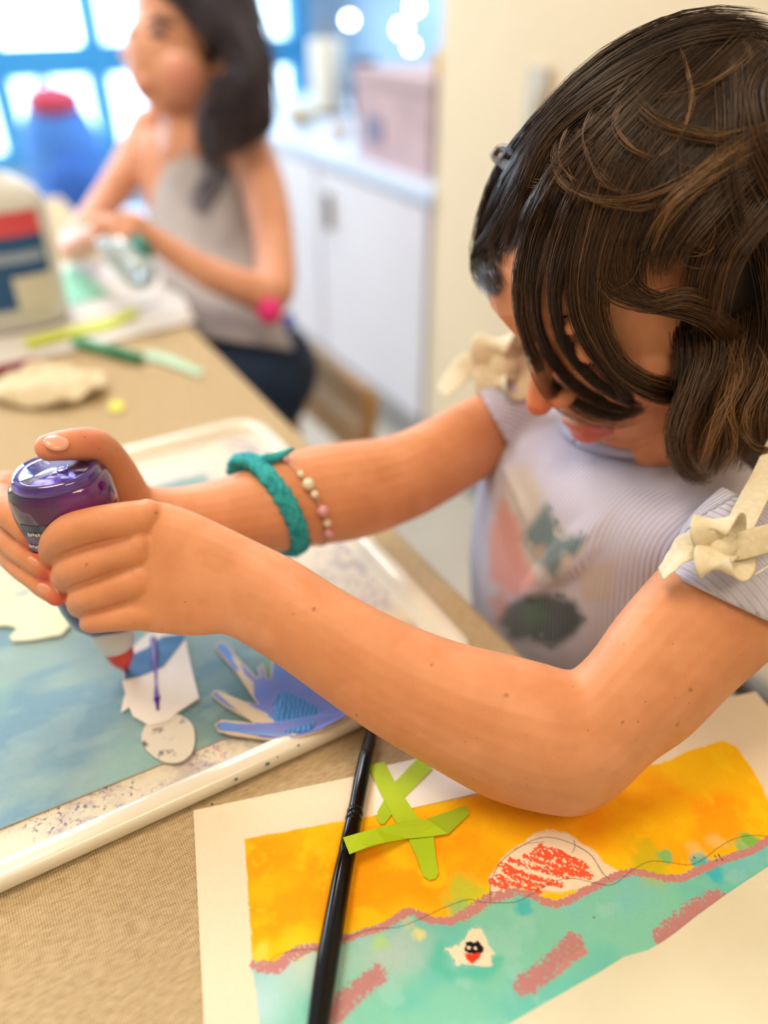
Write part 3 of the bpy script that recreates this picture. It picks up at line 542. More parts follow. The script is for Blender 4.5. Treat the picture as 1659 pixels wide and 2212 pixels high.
# crumpled tissue
V = []; n = 26
c0 = T(110, 850, .0); M_ = MB(); M_.ell(c0+[0, 0, .010], RT*.060, (0, .042, 0), (0, 0, .010), n=44, m=20)
Q = np.array(M_.V); d_ = Q-c0; Q[:, 2] += (fbm(Q[:, 0]*60, Q[:, 1]*60)-.45)*.03*(d_[:, 2] > .003); Q[:, 0] += (fbm(Q[:, 1]*50+3, Q[:, 2]*50)-.45)*.02; Q[:, 2] = np.maximum(Q[:, 2], TZ+.002)
tag(link('crumpled_tissue', Q, M_.F, mat('soft_tissue', (220, 206, 176), .95)), 'crumpled cream tissue lying on the linen behind the thumb', 'tissue')
# white gallon glue jug
J = T(35, 690, .0065); jg = thing('glue_jug', J, 'big white gallon glue jug with a red and blue label at the left edge', 'jug')
jm = mat('milky_plastic', (216, 219, 218), .4)
MB().lathe(J, (0, 0, 1), [(.058, 0), (.066, .008), (.067, .135), (.062, .152), (.040, .168), (.022, .175), (.020, .184)], k=36, su=B2, ru=1, rv=.75, pw=.75).build('body', jm, jg)
MB().lathe(J+[0, 0, .184], (0, 0, 1), [(.024, 0), (.024, .026), (.021, .028)]).build('cap', mat('orange_cap', (216, 90, 40), .4), jg)
MB().tube([J+B2*-.035+[0, 0, .168], J+B2*-.075+[0, 0, .155], J+B2*-.078+[0, 0, .11], J+B2*-.062+[0, 0, .08]], [.009]*4, k=10).build('handle', jm, jg)
def jug_lab(x0, x1, z0, z1, m, name, off=.0006):                    # patch hugging the front of the jug
    V = []; n = 20
    for i in range(n+1):
        x = x0+(x1-x0)*i/n; x = max(-.0665, min(.0665, x)); y = -.0505*(1-(abs(x)/.0675)**2.667)**.375-off
        for z in (z0, z1): V.append(J+B2*x+A2*y+[0, 0, z])
    return link(name, V, [(2*i, 2*i+2, 2*i+3, 2*i+1) for i in range(n)], m, jg)
jug_lab(-.05, .05, .028, .122, mat('jug_navy', (36, 86, 140), .5), 'blue_label'); jug_lab(-.05, .05, .112, .138, mat('jug_red', (222, 84, 96), .5), 'red_label_band', .0012)
jug_lab(-.046, .046, .082, .094, mat('jug_grey_print', (150, 170, 196), .5), 'label_lettering_band', .0012); jug_lab(.004, .05, .028, .066, mat('jug_cream_print', (216, 214, 204), .5), 'label_picture', .0012)

# second child's clear bottle is built with that child; chair and backpack behind
bp = thing('backpack', AB(2.7, -.15, .45), 'bright blue backpack with a red top flap, far left by the windows', 'backpack')
K = W(140, 340, 2.9)
bb = mat('bright_blue_nylon', (66, 126, 214), .7, (90, 150, 226), 6)
MB().ell(K, RT*.15, (0, .12, 0), (0, 0, .23), n=24, m=14).remesh('main_bag', bb, .012, 4, bp)
MB().ell(K+[.05, -.11, -.08], RT*.10, (0, .05, 0), (0, 0, .10)).build('front_pocket', mat('mid_blue_nylon', (50, 104, 196), .7), bp)
MB().ell(K+[0.01, -.02, .19], RT*.10, (0, .09, 0), (0, 0, .055)).build('red_flap', mat('red_nylon', (196, 70, 96), .7), bp)
MB().tube([K+[-.05, -.05, .21], K+[0, -.05, .27], K+[.05, -.05, .21]], [.008]*3, k=8).build('grab_handle', bb, bp)
st = thing('side_table', [K[0], K[1], 0], 'pale side table under the blue backpack by the windows', 'table')
MB().box([K[0], K[1], K[2]-.245], (.24, 0, 0), (0, .22, 0), (0, 0, .015)).build('tabletop', mat('pale_blue_top', (200, 214, 230), .5), st, False)
for i in (-1, 1):
    for j in (-1, 1): MB().box([K[0]+i*.2, K[1]+j*.18, (K[2]-.26)/2], (.02, 0, 0), (0, .02, 0), (0, 0, (K[2]-.26)/2)).build('leg', M['skirting'], st, False)
# ------------------------------------------------------------------ skin, cloth and hair materials
def skinmat(name):
    m, N, L, p = nodemat(name); p.inputs['Roughness'].default_value = .48; p.inputs['Specular IOR Level'].default_value = .35
    p.inputs['Subsurface Weight'].default_value = .22; p.inputs['Subsurface Radius'].default_value = (1, .32, .16); p.inputs['Subsurface Scale'].default_value = .005
    a = N.new('ShaderNodeAttribute'); a.attribute_name = 'Col'; tc = N.new('ShaderNodeTexCoord')
    def lay(prev, vs, thr, msc, colr, k):
        v = N.new('ShaderNodeTexVoronoi'); v.inputs['Scale'].default_value = vs; L.new(tc.outputs['Object'], v.inputs['Vector'])
        n = N.new('ShaderNodeTexNoise'); n.inputs['Scale'].default_value = msc; L.new(tc.outputs['Object'], n.inputs['Vector'])
        r = N.new('ShaderNodeMapRange'); r.inputs[1].default_value = thr; r.inputs[2].default_value = thr*.4; L.new(v.outputs['Distance'], r.inputs[0])
        q = N.new('ShaderNodeMapRange'); q.inputs[1].default_value = .5; q.inputs[2].default_value = .6; L.new(n.outputs['Fac'], q.inputs[0])
        sp = N.new('ShaderNodeSeparateColor'); L.new(v.outputs['Color'], sp.inputs[0]); g = N.new('ShaderNodeMath'); g.operation = 'GREATER_THAN'; g.inputs[1].default_value = .55; L.new(sp.outputs[0], g.inputs[0])
        m1 = N.new('ShaderNodeMath'); m1.operation = 'MULTIPLY'; L.new(r.outputs[0], m1.inputs[0]); L.new(q.outputs[0], m1.inputs[1])
        m2 = N.new('ShaderNodeMath'); m2.operation = 'MULTIPLY'; L.new(m1.outputs[0], m2.inputs[0]); L.new(g.outputs[0], m2.inputs[1])
        m3 = N.new('ShaderNodeMath'); m3.operation = 'MULTIPLY'; L.new(m2.outputs[0], m3.inputs[0]); m3.inputs[1].default_value = k
        x = N.new('ShaderNodeMix'); x.data_type = 'RGBA'; L.new(m3.outputs[0], x.inputs[0]); L.new(prev, x.inputs[6]); x.inputs[7].default_value = (*lin(colr), 1); return x.outputs[2]
    nn = N.new('ShaderNodeTexNoise'); nn.inputs['Scale'].default_value = 45; nn.inputs['Detail'].default_value = 4; L.new(tc.outputs['Object'], nn.inputs['Vector'])
    hs = N.new('ShaderNodeMix'); hs.data_type = 'RGBA'; hs.blend_type = 'MULTIPLY'; hs.inputs[0].default_value = .35; L.new(a.outputs['Color'], hs.inputs[6]); L.new(nn.outputs['Color'], hs.inputs[7])
    cr = N.new('ShaderNodeValToRGB'); cr.color_ramp.elements[0].color = (.93, .88, .85, 1); cr.color_ramp.elements[1].color = (1, 1, 1, 1); cr.color_ramp.elements[0].position = .35; cr.color_ramp.elements[1].position = .65
    L.new(nn.outputs['Fac'], cr.inputs[0]); L.new(cr.outputs[0], hs.inputs[7]); hs.inputs[0].default_value = 1
    o = lay(hs.outputs[2], 210, .13, 12, (140, 80, 44), .75); o = lay(o, 60, .055, 9, (120, 62, 34), .8)
    L.new(o, p.inputs['Base Color'])
    v = N.new('ShaderNodeTexVoronoi'); v.inputs['Scale'].default_value = 1300; L.new(tc.outputs['Object'], v.inputs['Vector'])
    b = N.new('ShaderNodeBump'); b.inputs['Strength'].default_value = .16; b.inputs['Distance'].default_value = .0004; L.new(v.outputs['Distance'], b.inputs['Height']); L.new(b.outputs[0], p.inputs['Normal'])
    return m
SK = skinmat('skin'); nail_m = mat('nail', (222, 152, 126), .3, (228, 162, 136), 60, coat=.4)
def hairmat(name, rough=.34):
    m, N, L, p = nodemat(name); a = N.new('ShaderNodeAttribute'); a.attribute_name = 'Col'; L.new(a.outputs['Color'], p.inputs['Base Color'])
    p.inputs['Roughness'].default_value = rough; p.inputs['Specular IOR Level'].default_value = .55; return m
HM = hairmat('brown_hair')
def strandmesh(name, P, R, C, parent, m):                            # P (N,M,3), R (N,M), C (N,M,3): three-sided fibres
    Nn, Mm = P.shape[:2]; Tn = np.gradient(P, axis=1); Tn /= np.linalg.norm(Tn, axis=2, keepdims=True)+1e-12
    ref = np.array([.31, .17, .93]); s_ = np.cross(Tn, ref); s_ /= np.linalg.norm(s_, axis=2, keepdims=True)+1e-9; t_ = np.cross(Tn, s_)
    V = np.stack([P+(s_*math.cos(k*2.0944)+t_*math.sin(k*2.0944))*R[..., None] for k in range(3)], 2).reshape(-1, 3)
    I = (np.arange(Nn*Mm*3)).reshape(Nn, Mm, 3); q = []
    for k in range(3):
        k2 = (k+1) % 3; q.append(np.stack([I[:, :-1, k], I[:, :-1, k2], I[:, 1:, k2], I[:, 1:, k]], -1).reshape(-1, 4))
    q = np.vstack(q); me = bpy.data.meshes.new(name); me.vertices.add(len(V)); me.vertices.foreach_set('co', V.ravel())
    me.loops.add(len(q)*4); me.loops.foreach_set('vertex_index', q.ravel().astype(np.int32)); me.polygons.add(len(q))
    me.polygons.foreach_set('loop_start', (np.arange(len(q))*4).astype(np.int32)); me.polygons.foreach_set('loop_total', np.full(len(q), 4, np.int32)); me.update(calc_edges=True)
    me.polygons.foreach_set('use_smooth', np.ones(len(q), bool))
    at = me.color_attributes.new('Col', 'FLOAT_COLOR', 'POINT'); cc = np.ones((len(V), 4), np.float32); cc[:, :3] = np.repeat(C.reshape(-1, 3), 3, axis=0); at.data.foreach_set('color', cc.ravel())
    me.materials.append(m); o = bpy.data.objects.new(name, me); COL.objects.link(o); o.parent = parent; o.matrix_parent_inverse = parent.matrix_world.inverted(); return o

# ================================================================== the child in front
SF, SN = W(1118, 868, .625), W(1650, 1140, .415); MID = (SF+SN)/2
SD = nrm(SN-SF); FD = nrm(np.cross(SD, (0, 0, 1))); FD = FD if FD[0] < 0 else -FD; FD = nrm(FD*[1, 1, 0]); Z = np.array([0, 0, 1.0])
cw = lambda v: RT*v[0]+UPV*v[1]+FW*v[2]
HU = nrm(cw((-.50, .73, -.46))); HF = cw((-.80, -.60, -.02)); HF = nrm(HF-HU*(HF@HU)); HL = np.cross(HU, HF)
HC = W(1420, 552, .447)
H = lambda f, l, u: HC+HF*f+HL*l+HU*u
girl = thing('person', MID*[1, 1, 0], 'child with brown bobbed hair in a lavender top, squeezing a glue bottle with both hands', 'person')
b = MB()
# near arm and hand (silhouette stations: upper contour, lower contour, distance, thickness ratio)
b.contour([(268, 1094, 262, 1352, .404, .22), (302, 1086, 308, 1364, .404, .28), (350, 1084, 360, 1370, .403, .33), (405, 1100, 425, 1374, .402, .38), (468, 1128, 478, 1370, .400, .46), (545, 1165, 522, 1388, .397, .62),
    (640, 1212, 600, 1437, .393, .8), (740, 1274, 690, 1502, .390, .92), (860, 1337, 800, 1580, .387, 1), (980, 1384, 925, 1654, .385, 1), (1085, 1410, 1050, 1722, .384, 1), (1165, 1430, 1165, 1756, .383, .98), (1222, 1446, 1258, 1762, .383, .98), (1245, 1440, 1335, 1718, .384, .98), (1282, 1402, 1412, 1646, .385, 1), (1330, 1335, 1490, 1590, .389, 1), (1395, 1258, 1580, 1500, .395, 1), (1470, 1180, 1690, 1400, .403, 1), (1560, 1090, 1770, 1290, .412, .95)], k=28)
fing = [[(300, 1121, .399, 41), (250, 1125, .393, 39), (195, 1134, .388, 38), (150, 1148, .388, 38), (124, 1170, .394, 35), (114, 1190, .403, 30), (112, 1203, .410, 24)],
        [(300, 1188, .400, 40), (245, 1197, .396, 37), (195, 1212, .394, 37), (158, 1227, .397, 35), (143, 1243, .405, 32), (138, 1257, .413, 26)],
        [(305, 1255, .402, 40), (255, 1267, .400, 36), (212, 1281, .400, 34), (181, 1291, .404, 32), (173, 1303, .412, 29), (171, 1311, .419, 24)],
        [(320, 1323, .406, 40), (270, 1331, .404, 32), (228, 1339, .404, 27), (203, 1343, .407, 25), (193, 1346, .413, 21), (190, 1347, .419, 18)]]
for f_ in fing: b.ptube(f_, k=18)
b.ptube([(330, 1200, .425, 50), (250, 1150, .437, 36), (190, 1120, .452, 30)], k=14)        # near thumb, behind the bottle
b.ball(W(318, 1112, .400), .0085); b.ball(W(300, 1180, .3985), .0085); b.ball(W(306, 1246, .4005), .008)
# far arm and hand
b.contour([(215, 945, 210, 1150, .452, .5), (262, 985, 240, 1180, .453, .5), (300, 1035, 290, 1190, .455, .6), (340, 1053, 350, 1195, .458, .75), (430, 1045, 430, 1190, .465, .85), (520, 1018, 530, 1195, .475, .95), (600, 985, 610, 1192, .487, 1), (680, 963, 690, 1178, .500, 1), (760, 952, 780, 1164, .511, 1), (830, 944, 850, 1140, .522, 1), (900, 918, 935, 1102, .535, 1), (980, 876, 1030, 1045, .553, 1), (1060, 835, 1125, 988, .577, 1), (1130, 790, 1200, 950, .605, 1)], k=26)
b.ptube([(262, 1075, .446, 62), (236, 1010, .428, 50), (208, 968, .410, 41), (178, 959, .398, 36), (130, 963, .389, 33), (106, 967, .386, 30)], k=20)
b.ptube([(240, 1100, .460, 62), (150, 1100, .462, 60), (70, 1085, .455, 56), (25, 1085, .440, 46)], k=16)
b.ptube([(180, 1170, .462, 55), (90, 1170, .458, 50), (40, 1150, .446, 44)], k=16)
far = [[(20, 1062, .450, 46), (-2, 1070, .432, 42), (8, 1094, .414, 36), (38, 1124, .404, 32), (62, 1152, .4035, 27), (70, 1162, .404, 24)],
       [(30, 1130, .450, 44), (2, 1136, .434, 38), (18, 1164, .419, 32), (58, 1196, .410, 29), (88, 1222, .409, 26), (100, 1232, .410, 23)],
       [(60, 1190, .450, 40), (30, 1196, .436, 34), (45, 1222, .423, 29), (82, 1252, .415, 27), (112, 1278, .413, 24), (122, 1288, .413, 22)],
       [(110, 1230, .452, 36), (80, 1236, .440, 30), (90, 1262, .430, 26), (120, 1284, .424, 23)]]
for f_ in far: b.ptube(f_, k=16)
# torso, neck
def tors(grow, rows):
    C_ = [MID+Z*h-FD*bk for h, w, d, bk in rows]; S_ = [SD*(w+grow) for h, w, d, bk in rows]; D_ = [FD*(d+grow) for h, w, d, bk in rows]
    C_, S_, D_ = spline(C_, 5), spline(S_, 5), spline(D_, 5); return list(C_), list(S_), list(D_)
ROW = [(.002, .034, .024, .022), (-.008, .082, .036, .014), (-.026, .112, .050, .006), (-.05, .118, .066, .005), (-.10, .112, .072, .012), (-.17, .104, .070, .03), (-.24, .104, .074, .05), (-.30, .122, .085, .06), (-.36, .12, .09, .06)]
b.loft(*tors(0, ROW), k=28)
NB = MID-Z*.006-FD*.006
b.tube([NB-Z*.03-FD*.01, NB+Z*.015-FD*.004, H(-.028, 0, -.075), H(-.022, 0, -.03)], [.030, .031, .034, .045], k=20)
# head
b.ell(H(-.010, 0, .022), HF*.092, HL*.070, HU*.076, n=32, m=20); b.ell(H(.030, 0, .026), HF*.071, HL*.056, HU*.048)
b.ell(H(.030, 0, -.020), HF*.056, HL*.058, HU*.070, n=28, m=16)
b.ell(H(.036, 0, -.062), HF*.046, HL*.044, HU*.038, n=24, m=14)
for s in (-1, 1):
    b.ell(H(.048, s*.030, -.034), HF*.030, HL*.027, HU*.026)
    b.tube([H(-.010, s*.058, -.045), H(.022, s*.050, -.082), H(.058, s*.020, -.095)], [.020, .018, .014], k=14)
    b.ell(H(.074, s*.030, .012), HF*.013, HL*.020, HU*.007)
    b.ell(H(.071, s*.031, -.006), HF*.0135, HL*.0145, HU*.0115)
    b.ell(H(.091, s*.0095, -.0365), HF*.009, HL*.0055, HU*.0052)
    b.ell(H(-.012, s*.066, -.012), HF*.015, HL*.006, HU*.024)
b.ell(H(.058, 0, -.086), HF*.019, HL*.021, HU*.015)
b.tube([H(.080, 0, .010), H(.088, 0, -.010), H(.097, 0, -.024), H(.1025, 0, -.034)], [.0075, .0065, .0072, .0082], k=14)
b.ell(H(.077, 0, -.057), HF*.013, HL*.026, HU*.014)
b.tube([H(.079, -.020, -.0625), H(.0885, -.008, -.0592), H(.0885, .008, -.0592), H(.079, .020, -.0625)], [.0028, .0042, .0042, .0028], k=12)
b.tube([H(.077, -.018, -.0665), H(.0865, -.007, -.0695), H(.0865, .007, -.0695), H(.077, .018, -.0665)], [.0028, .0050, .0050, .0028], k=12)
# thighs, shins, feet
for s, sh in ((-1, 0), (1, 0)):
    hp = MID-Z*.36-FD*.05+SD*.058*s; kn = hp+FD*.30+Z*.0; an = kn-Z*.36+FD*.02
    b.tube([hp, (hp+kn)/2, kn, (kn+an)/2+Z*.05, an], [.068, .058, .044, .040, .028], k=16)
    b.tube([an-Z*.02, an-Z*.035+FD*.06, an-Z*.045+FD*.13], [.030, .026, .018], k=12)
body = b.remesh('body', SK, .00115, 2, girl, .5)
v = verts(body); base = lin((218, 150, 108)); C_ = np.broadcast_to(base, v.shape).copy(); n3 = fbm(v[:, 0]*60, v[:, 1]*60+v[:, 2]*45)
C_ = mix(C_, lin((224, 156, 116)), sst(.4, .6, n3))
def flush(P, r, c, k=.8):
    global C_
    C_ = mix(C_, lin(c), sst(r, r*.25, np.linalg.norm(v-P, axis=1))*k)
for p_ in ((74, 1166, .404), (104, 1236, .410), (126, 1292, .413)): flush(W(*p_), .011, (206, 70, 66), .8)
for p_ in ((110, 967, .380), (190, 955, .395), (160, 1150, .407)): flush(W(*p_), .014, (226, 132, 118), .5)
flush(H(.105, 0, -.038), .022, (230, 112, 84), .6)
for s in (-1, 1): flush(H(.066, s*.040, -.036), .026, (226, 120, 90), .45)
hl = v-HC; lf, ll, lu = hl@HF, hl@HL, hl@HU
C_ = mix(C_, lin((206, 112, 98)), ((lf < .12) & (np.abs(lu) < .2) & (lf > .076) & (np.abs(ll) < .022)).astype(float)*sst(.0095, .006, np.abs(lu+.0645)))
for px, py, D, r in ((678, 1316, .372, 5), (634, 1327, .372, 3), (978, 1380, .372, 5), (933, 1436, .352, 4), (1094, 1502, .350, 5), (1492, 1490, .362, 4.5), (1345, 1560, .353, 3.5), (1463, 1565, .37, 4), (337, 1108, .408, 3.5), (187, 1220, .398, 3), (770, 1545, .36, 3)):
    x, y, d = proj(v[:1])
    xx, yy, dd = (829.5+FPX*((v-CAM)@RT)/((v-CAM)@FW), 1106-FPX*((v-CAM)@UPV)/((v-CAM)@FW), (v-CAM)@FW)
    C_ = mix(C_, lin((150, 82, 44)), sst(r*1.3, r*.5, np.hypot(xx-px, yy-py))*(dd < D+.03)*.75)
paint(body, C_)
# nails
def nail(P, n_, t_, l, w, name='nail'):
    n_ = nrm(n_); t_ = nrm(np.asarray(t_)-n_*np.dot(t_, n_)); s_ = np.cross(n_, t_); MB().ell(P, t_*l, s_*w, n_*.0016, n=16, m=8).build(name, nail_m, girl)
vw = lambda P: nrm(CAM-P)
P = W(122, 957, .3808); nail(P, vw(P)*.8+UPV*.6, RT, .0062, .0050)
for x, y, D in ((44, 1150, .3985), (72, 1218, .4040), (97, 1275, .4085)):
    P = W(x, y, D); nail(P, vw(P)-RT*.5-UPV*.4, RT*.7-UPV*.7, .0050, .0036)
for x, y, D in ((95, 1205, .4040), (122, 1268, .4080), (181, 1347, .4120)):
    P = W(x, y, D); nail(P, vw(P)*.4-RT*.9-UPV*.35, UPV*-.8+FW*.5, .0048, .0036)

# eyelashes (closed, looking down)
for s in (-1, 1):
    e = MB()
    for k in range(9):
        l = s*(.020+.0027*k); P0 = H(.0835-.0012*abs(k-4), l, -.012); e.tube([P0, P0+HF*.005-HU*.003, P0+HF*.0085-HU*.002], [.0003, .0002, .0001], k=5, round_caps=False)
    e.build('eyelashes', mat('lash', (30, 20, 16), .5), girl)
    e = MB().tube([H(.0865, s*.014, .016), H(.086, s*.026, .021), H(.077, s*.042, .016)], [.002, .0026, .0012], k=8, flat=.5); e.build('eyebrow', mat('brow', (70, 44, 30), .7, (50, 32, 22), 400), girl)

# ------------------------------------------------------------------ shirt
s_ = MB(); RS = [(.012, .046, .038, .010), (.006, .086, .052, .006), (-.014, .120, .063, .001), (-.05, .120, .073, .002), (-.10, .114, .080, .002), (-.16, .108, .082, .008), (-.22, .112, .090, .030), (-.27, .118, .096, .042), (-.325, .128, .102, .052)]
s_.loft(*tors(.0055, RS), k=36)
s_.contour([(1432, 1236, 1722, 1372, .3985, 1.06), (1452, 1186, 1752, 1312, .402, 1.05), (1490, 1115, 1790, 1240, .408, 1.02), (1560, 1050, 1830, 1200, .418, 1)], k=30)
s_.contour([(1030, 836, 1120, 1000, .570, 1.16), (1058, 808, 1160, 984, .586, 1.12), (1098, 776, 1196, 965, .602, 1.08), (1150, 782, 1215, 968, .624, 1)], k=26)
def fold(L, r): s_.tube([W(x, y, D) for x, y, D in L], [r*.5]+[r]*(len(L)-2)+[r*.4], k=10)
def shd(x, y, lift=.0):                                             # front depth of the shirt along a sight line (elliptic torso)
    r = ray(x, y); best = None
    for D in np.linspace(.40, .75, 141):
        q = CAM+r*D-MID; h = q[2]; rows = RS; hs = [a[0] for a in rows][::-1]
        if h > .03 or h < -.32: continue
        w = np.interp(h, hs, [a[1] for a in rows][::-1])+.0055; d = np.interp(h, hs, [a[2] for a in rows][::-1])+.0055; bk = np.interp(h, hs, [a[3] for a in rows][::-1])
        if ((q@SD)/w)**2+(((q@FD)+bk)/d)**2 < 1: return D-lift
    return .60-lift
for L_, r in (([(1150, 1275), (1240, 1200), (1330, 1120), (1420, 1050), (1500, 1000)], .016), ([(1190, 1150), (1300, 1095), (1400, 1030)], .005), ([(1090, 1010), (1140, 1100), (1160, 1200)], .006), ([(1290, 1290), (1370, 1190), (1450, 1110)], .006), ([(1120, 990), (1200, 1010), (1290, 1050)], .005)):
    fold([(x, y, shd(x, y, -.003 if r < .01 else -.006)) for x, y in L_], r)
shirt = s_.remesh('shirt', None, .0021, 5, girl, .5)
m, N, L, p = nodemat('ribbed_lavender_knit'); p.inputs['Roughness'].default_value = .9; p.inputs['Sheen Weight'].default_value = .25
a = N.new('ShaderNodeAttribute'); a.attribute_name = 'Col'; L.new(a.outputs['Color'], p.inputs['Base Color'])
a2 = N.new('ShaderNodeAttribute'); a2.attribute_name = 'rib'; mu = N.new('ShaderNodeMath'); mu.operation = 'MULTIPLY'; mu.inputs[1].default_value = 1500; L.new(a2.outputs['Fac'], mu.inputs[0])
si = N.new('ShaderNodeMath'); si.operation = 'SINE'; L.new(mu.outputs[0], si.inputs[0]); bu = N.new('ShaderNodeBump'); bu.inputs['Strength'].default_value = .7; bu.inputs['Distance'].default_value = .0008; L.new(si.outputs[0], bu.inputs['Height']); L.new(bu.outputs[0], p.inputs['Normal'])
shirt.data.materials.append(m); v = verts(shirt)
rib = (v-MID)@SD*1.5; at = shirt.data.attributes.new('rib', 'FLOAT', 'POINT')
arm_ax = nrm(W(1600, 1150, .40)-W(1400, 1350, .39)); nearslv = ((v-W(1560, 1180, .405))@SD > .0) & (((v-MID)@SD) > .085); rib = np.where(nearslv, (v@arm_ax), rib)
at.data.foreach_set('value', rib.astype(np.float32))
C_ = np.broadcast_to(lin((204, 200, 222)), v.shape).copy(); q = v-CAM; xx = 829.5+FPX*(q@RT)/(q@FW); yy = 1106-FPX*(q@UPV)/(q@FW); front = ((v-MID)@FD) > -.01
wn = (fbm(v[:, 0]*160, v[:, 2]*160+v[:, 1]*120)-.47)*70
def pr(poly, c, k=.9):
    global C_
    dd = np.where(inside(xx+wn*.6, yy-wn*.6, poly), 1, -1)*pldist(xx, yy, poly+poly[:1]); C_ = mix(C_, lin(c), sst(-14, 10, dd)*front*k)
pr([(1100, 1010), (1140, 1000), (1190, 1120), (1260, 1180), (1200, 1260), (1060, 1200)], (208, 196, 178), .7)
pr([(1085, 1080), (1120, 1130), (1130, 1200), (1160, 1260), (1110, 1290), (1060, 1250), (1060, 1150)], (224, 150, 144))
pr([(1180, 1090), (1200, 1140), (1225, 1160), (1265, 1160), (1240, 1200), (1215, 1190), (1200, 1250), (1160, 1210), (1130, 1160)], (86, 122, 134))
pr([(1150, 1185), (1175, 1180), (1170, 1205), (1155, 1205)], (200, 170, 150))
pr([(1060, 1290), (1090, 1280), (1100, 1330), (1070, 1350)], (214, 160, 156))
pr([(1095, 1310), (1130, 1290), (1180, 1285), (1240, 1300), (1262, 1340), (1240, 1370), (1200, 1395), (1150, 1385), (1100, 1380), (1080, 1345)], (40, 62, 66), .95)
pr([(1130, 1310), (1170, 1300), (1180, 1350), (1140, 1360)], (60, 96, 70), .7)
pr([(1250, 1230), (1330, 1210), (1320, 1290), (1260, 1300)], (206, 186, 170), .6)
paint(shirt, C_)
# collar
cr_ = []; NC = NB+FD*.028+Z*.008
for k in range(21):
    t = 2*math.pi*k/20; cr_.append(NB+Z*(.027-.006*math.cos(t))+FD*(-.002+.040*math.cos(t))+SD*.050*math.sin(t))
MB().tube(cr_, [.0034]*21, k=12, sub=3, round_caps=False).build('collar', mat('lavender_collar', (182, 184, 206), .9, (172, 174, 198), 40), girl)
# shorts
sh = MB()
for s in (-1, 1):
    hp = MID-Z*.36-FD*.05+SD*.058*s; kn = hp+FD*.30; sh.tube([hp, hp+(kn-hp)*.55], [.076, .070], k=18)
sh.ell(MID-Z*.335-FD*.055, SD*.135, FD*.10, Z*.06, n=24, m=12); sh.remesh('shorts', mat('pale_lilac_cotton', (206, 202, 218), .9), .004, 4, girl)
# cream ribbons on the shoulders
rb = mat('cream_twill_ribbon', (240, 228, 200), .8, (230, 216, 184), 300, bump=.6, bscale=1800)
def ribbon(L, w, name, parent, side=None, th=.0007):
    P_ = [W(x, y, D) for x, y, D in L]; return MB().tube(P_, w if hasattr(w, '__len__') else [w]*len(P_), k=14, flat=th/(w if not hasattr(w, '__len__') else max(w)), side=side, round_caps=False, sub=6).build(name, rb, parent)
D0 = .352
def bow(c, D, k, nm='shoulder_bow'):
    x0, y0 = c; f = lambda L_: [(x0+x*k, y0+y*k, D+d*k) for x, y, d in L_]; w = .0074*k*(D/D0)
    kn = MB().ell(W(x0, y0, D-.003*k), RT*w*.9, UPV*w*.9, FW*w*.6).build(nm, rb, girl)
    ribbon(f([(0, 0, 0), (-22, -18, -.006), (-28, -42, -.008), (0, -58, -.004), (14, -40, .004), (2, 0, .002)]), w*1.15, 'bow_loop', kn, side=RT+UPV*.2)
    ribbon(f([(0, 0, 0), (-20, 20, -.008), (-16, 44, -.010), (18, 50, -.006), (36, 22, .002), (4, 0, .002)]), w*1.15, 'bow_loop', kn, side=RT-UPV*.3)
    ribbon(f([(0, 0, 0), (-42, -4, -.004), (-80, 4, -.002), (-110, 34, .002), (-132, 60, .006)]), [w*.6, w*.8, w*.9, w*.85, w*.7], 'ribbon_tail', kn, side=UPV+RT*.4)
    return kn
kn = bow((1560, 1180), .3555, 1.0)
ribbon([(1562, 1182, .3555), (1600, 1178, .352), (1650, 1166, .356), (1710, 1150, .366)], .0068, 'ribbon_tail', kn, side=UPV)
ribbon([(1590, 1150, .364), (1625, 1080, .378), (1665, 1005, .392), (1700, 930, .405), (1740, 880, .42)], .0070, 'shoulder_strap', kn, side=RT+UPV*.45)
MB().tube([W(1578, 1205, .352), W(1570, 1228, .352), W(1590, 1244, .353), (W(1625, 1243, .354)), W(1662, 1222, .356)], [.0004]*5, k=6).build('loose_thread', rb, kn)
bow((1085, 790), .565, 1.0, 'shoulder_bow')
# teal braided bracelet and bead bracelet
tq = mat('teal_braided_yarn', (24, 144, 156), .85, (60, 182, 190), 160, bump=1.0, bscale=700)
brc = thing('braided_bracelet', W(600, 1080, .487), 'teal braided yarn bracelet with a loose end on the further wrist', 'bracelet')
Ca = W(578, 1092, .4865); AX = nrm(W(690, 1060, .500)-W(520, 1105, .475)); u_ = nrm(np.cross(AX, FW)); w_ = np.cross(AX, u_)
if u_ @ UPV < 0: u_ = -u_
if w_ @ FW < 0: w_ = -w_
mb = MB()
for ph in range(3):
    pts = []
    for k in range(61):
        t = 2*math.pi*k/60; o_ = math.sin(t*11+ph*2.094)*.0036; h_ = math.cos(t*11*2+ph*2.094)*.001
        tl = u_*math.cos(t)*.0328-w_*math.sin(t)*.0325; pts.append(Ca+tl*(1+h_*20)+AX*(o_+math.cos(t)*-.0095))
    mb.tube(pts, [.0036]*61, k=8, sub=1, round_caps=False)
mb.build('braid', tq, brc)
MB().ell(W(545, 1000, .470), RT*.008, UPV*.0052, FW*.005).build('knot', tq, brc)
MB().ptube([(545, 1000, .468, 14), (575, 993, .468, 13), (605, 984, .468, 10), (632, 970, .468, 4)], k=8).build('loose_end', tq, brc)
MB().ptube([(560, 1003, .466, 9), (510, 996, .466, 11), (497, 1006, .468, 5)], k=8).build('loose_end', tq, brc)
bdr = thing('bead_bracelet', W(650, 1080, .49), 'fine bracelet of cream and pink beads beside the teal one', 'bracelet')
Cb = W(636, 1080, .4935); ring = [Cb+u_*math.cos(t)*.0333-w_*math.sin(t)*.033+AX*math.cos(t)*-.010 for t in np.linspace(0, 2*math.pi, 40)]
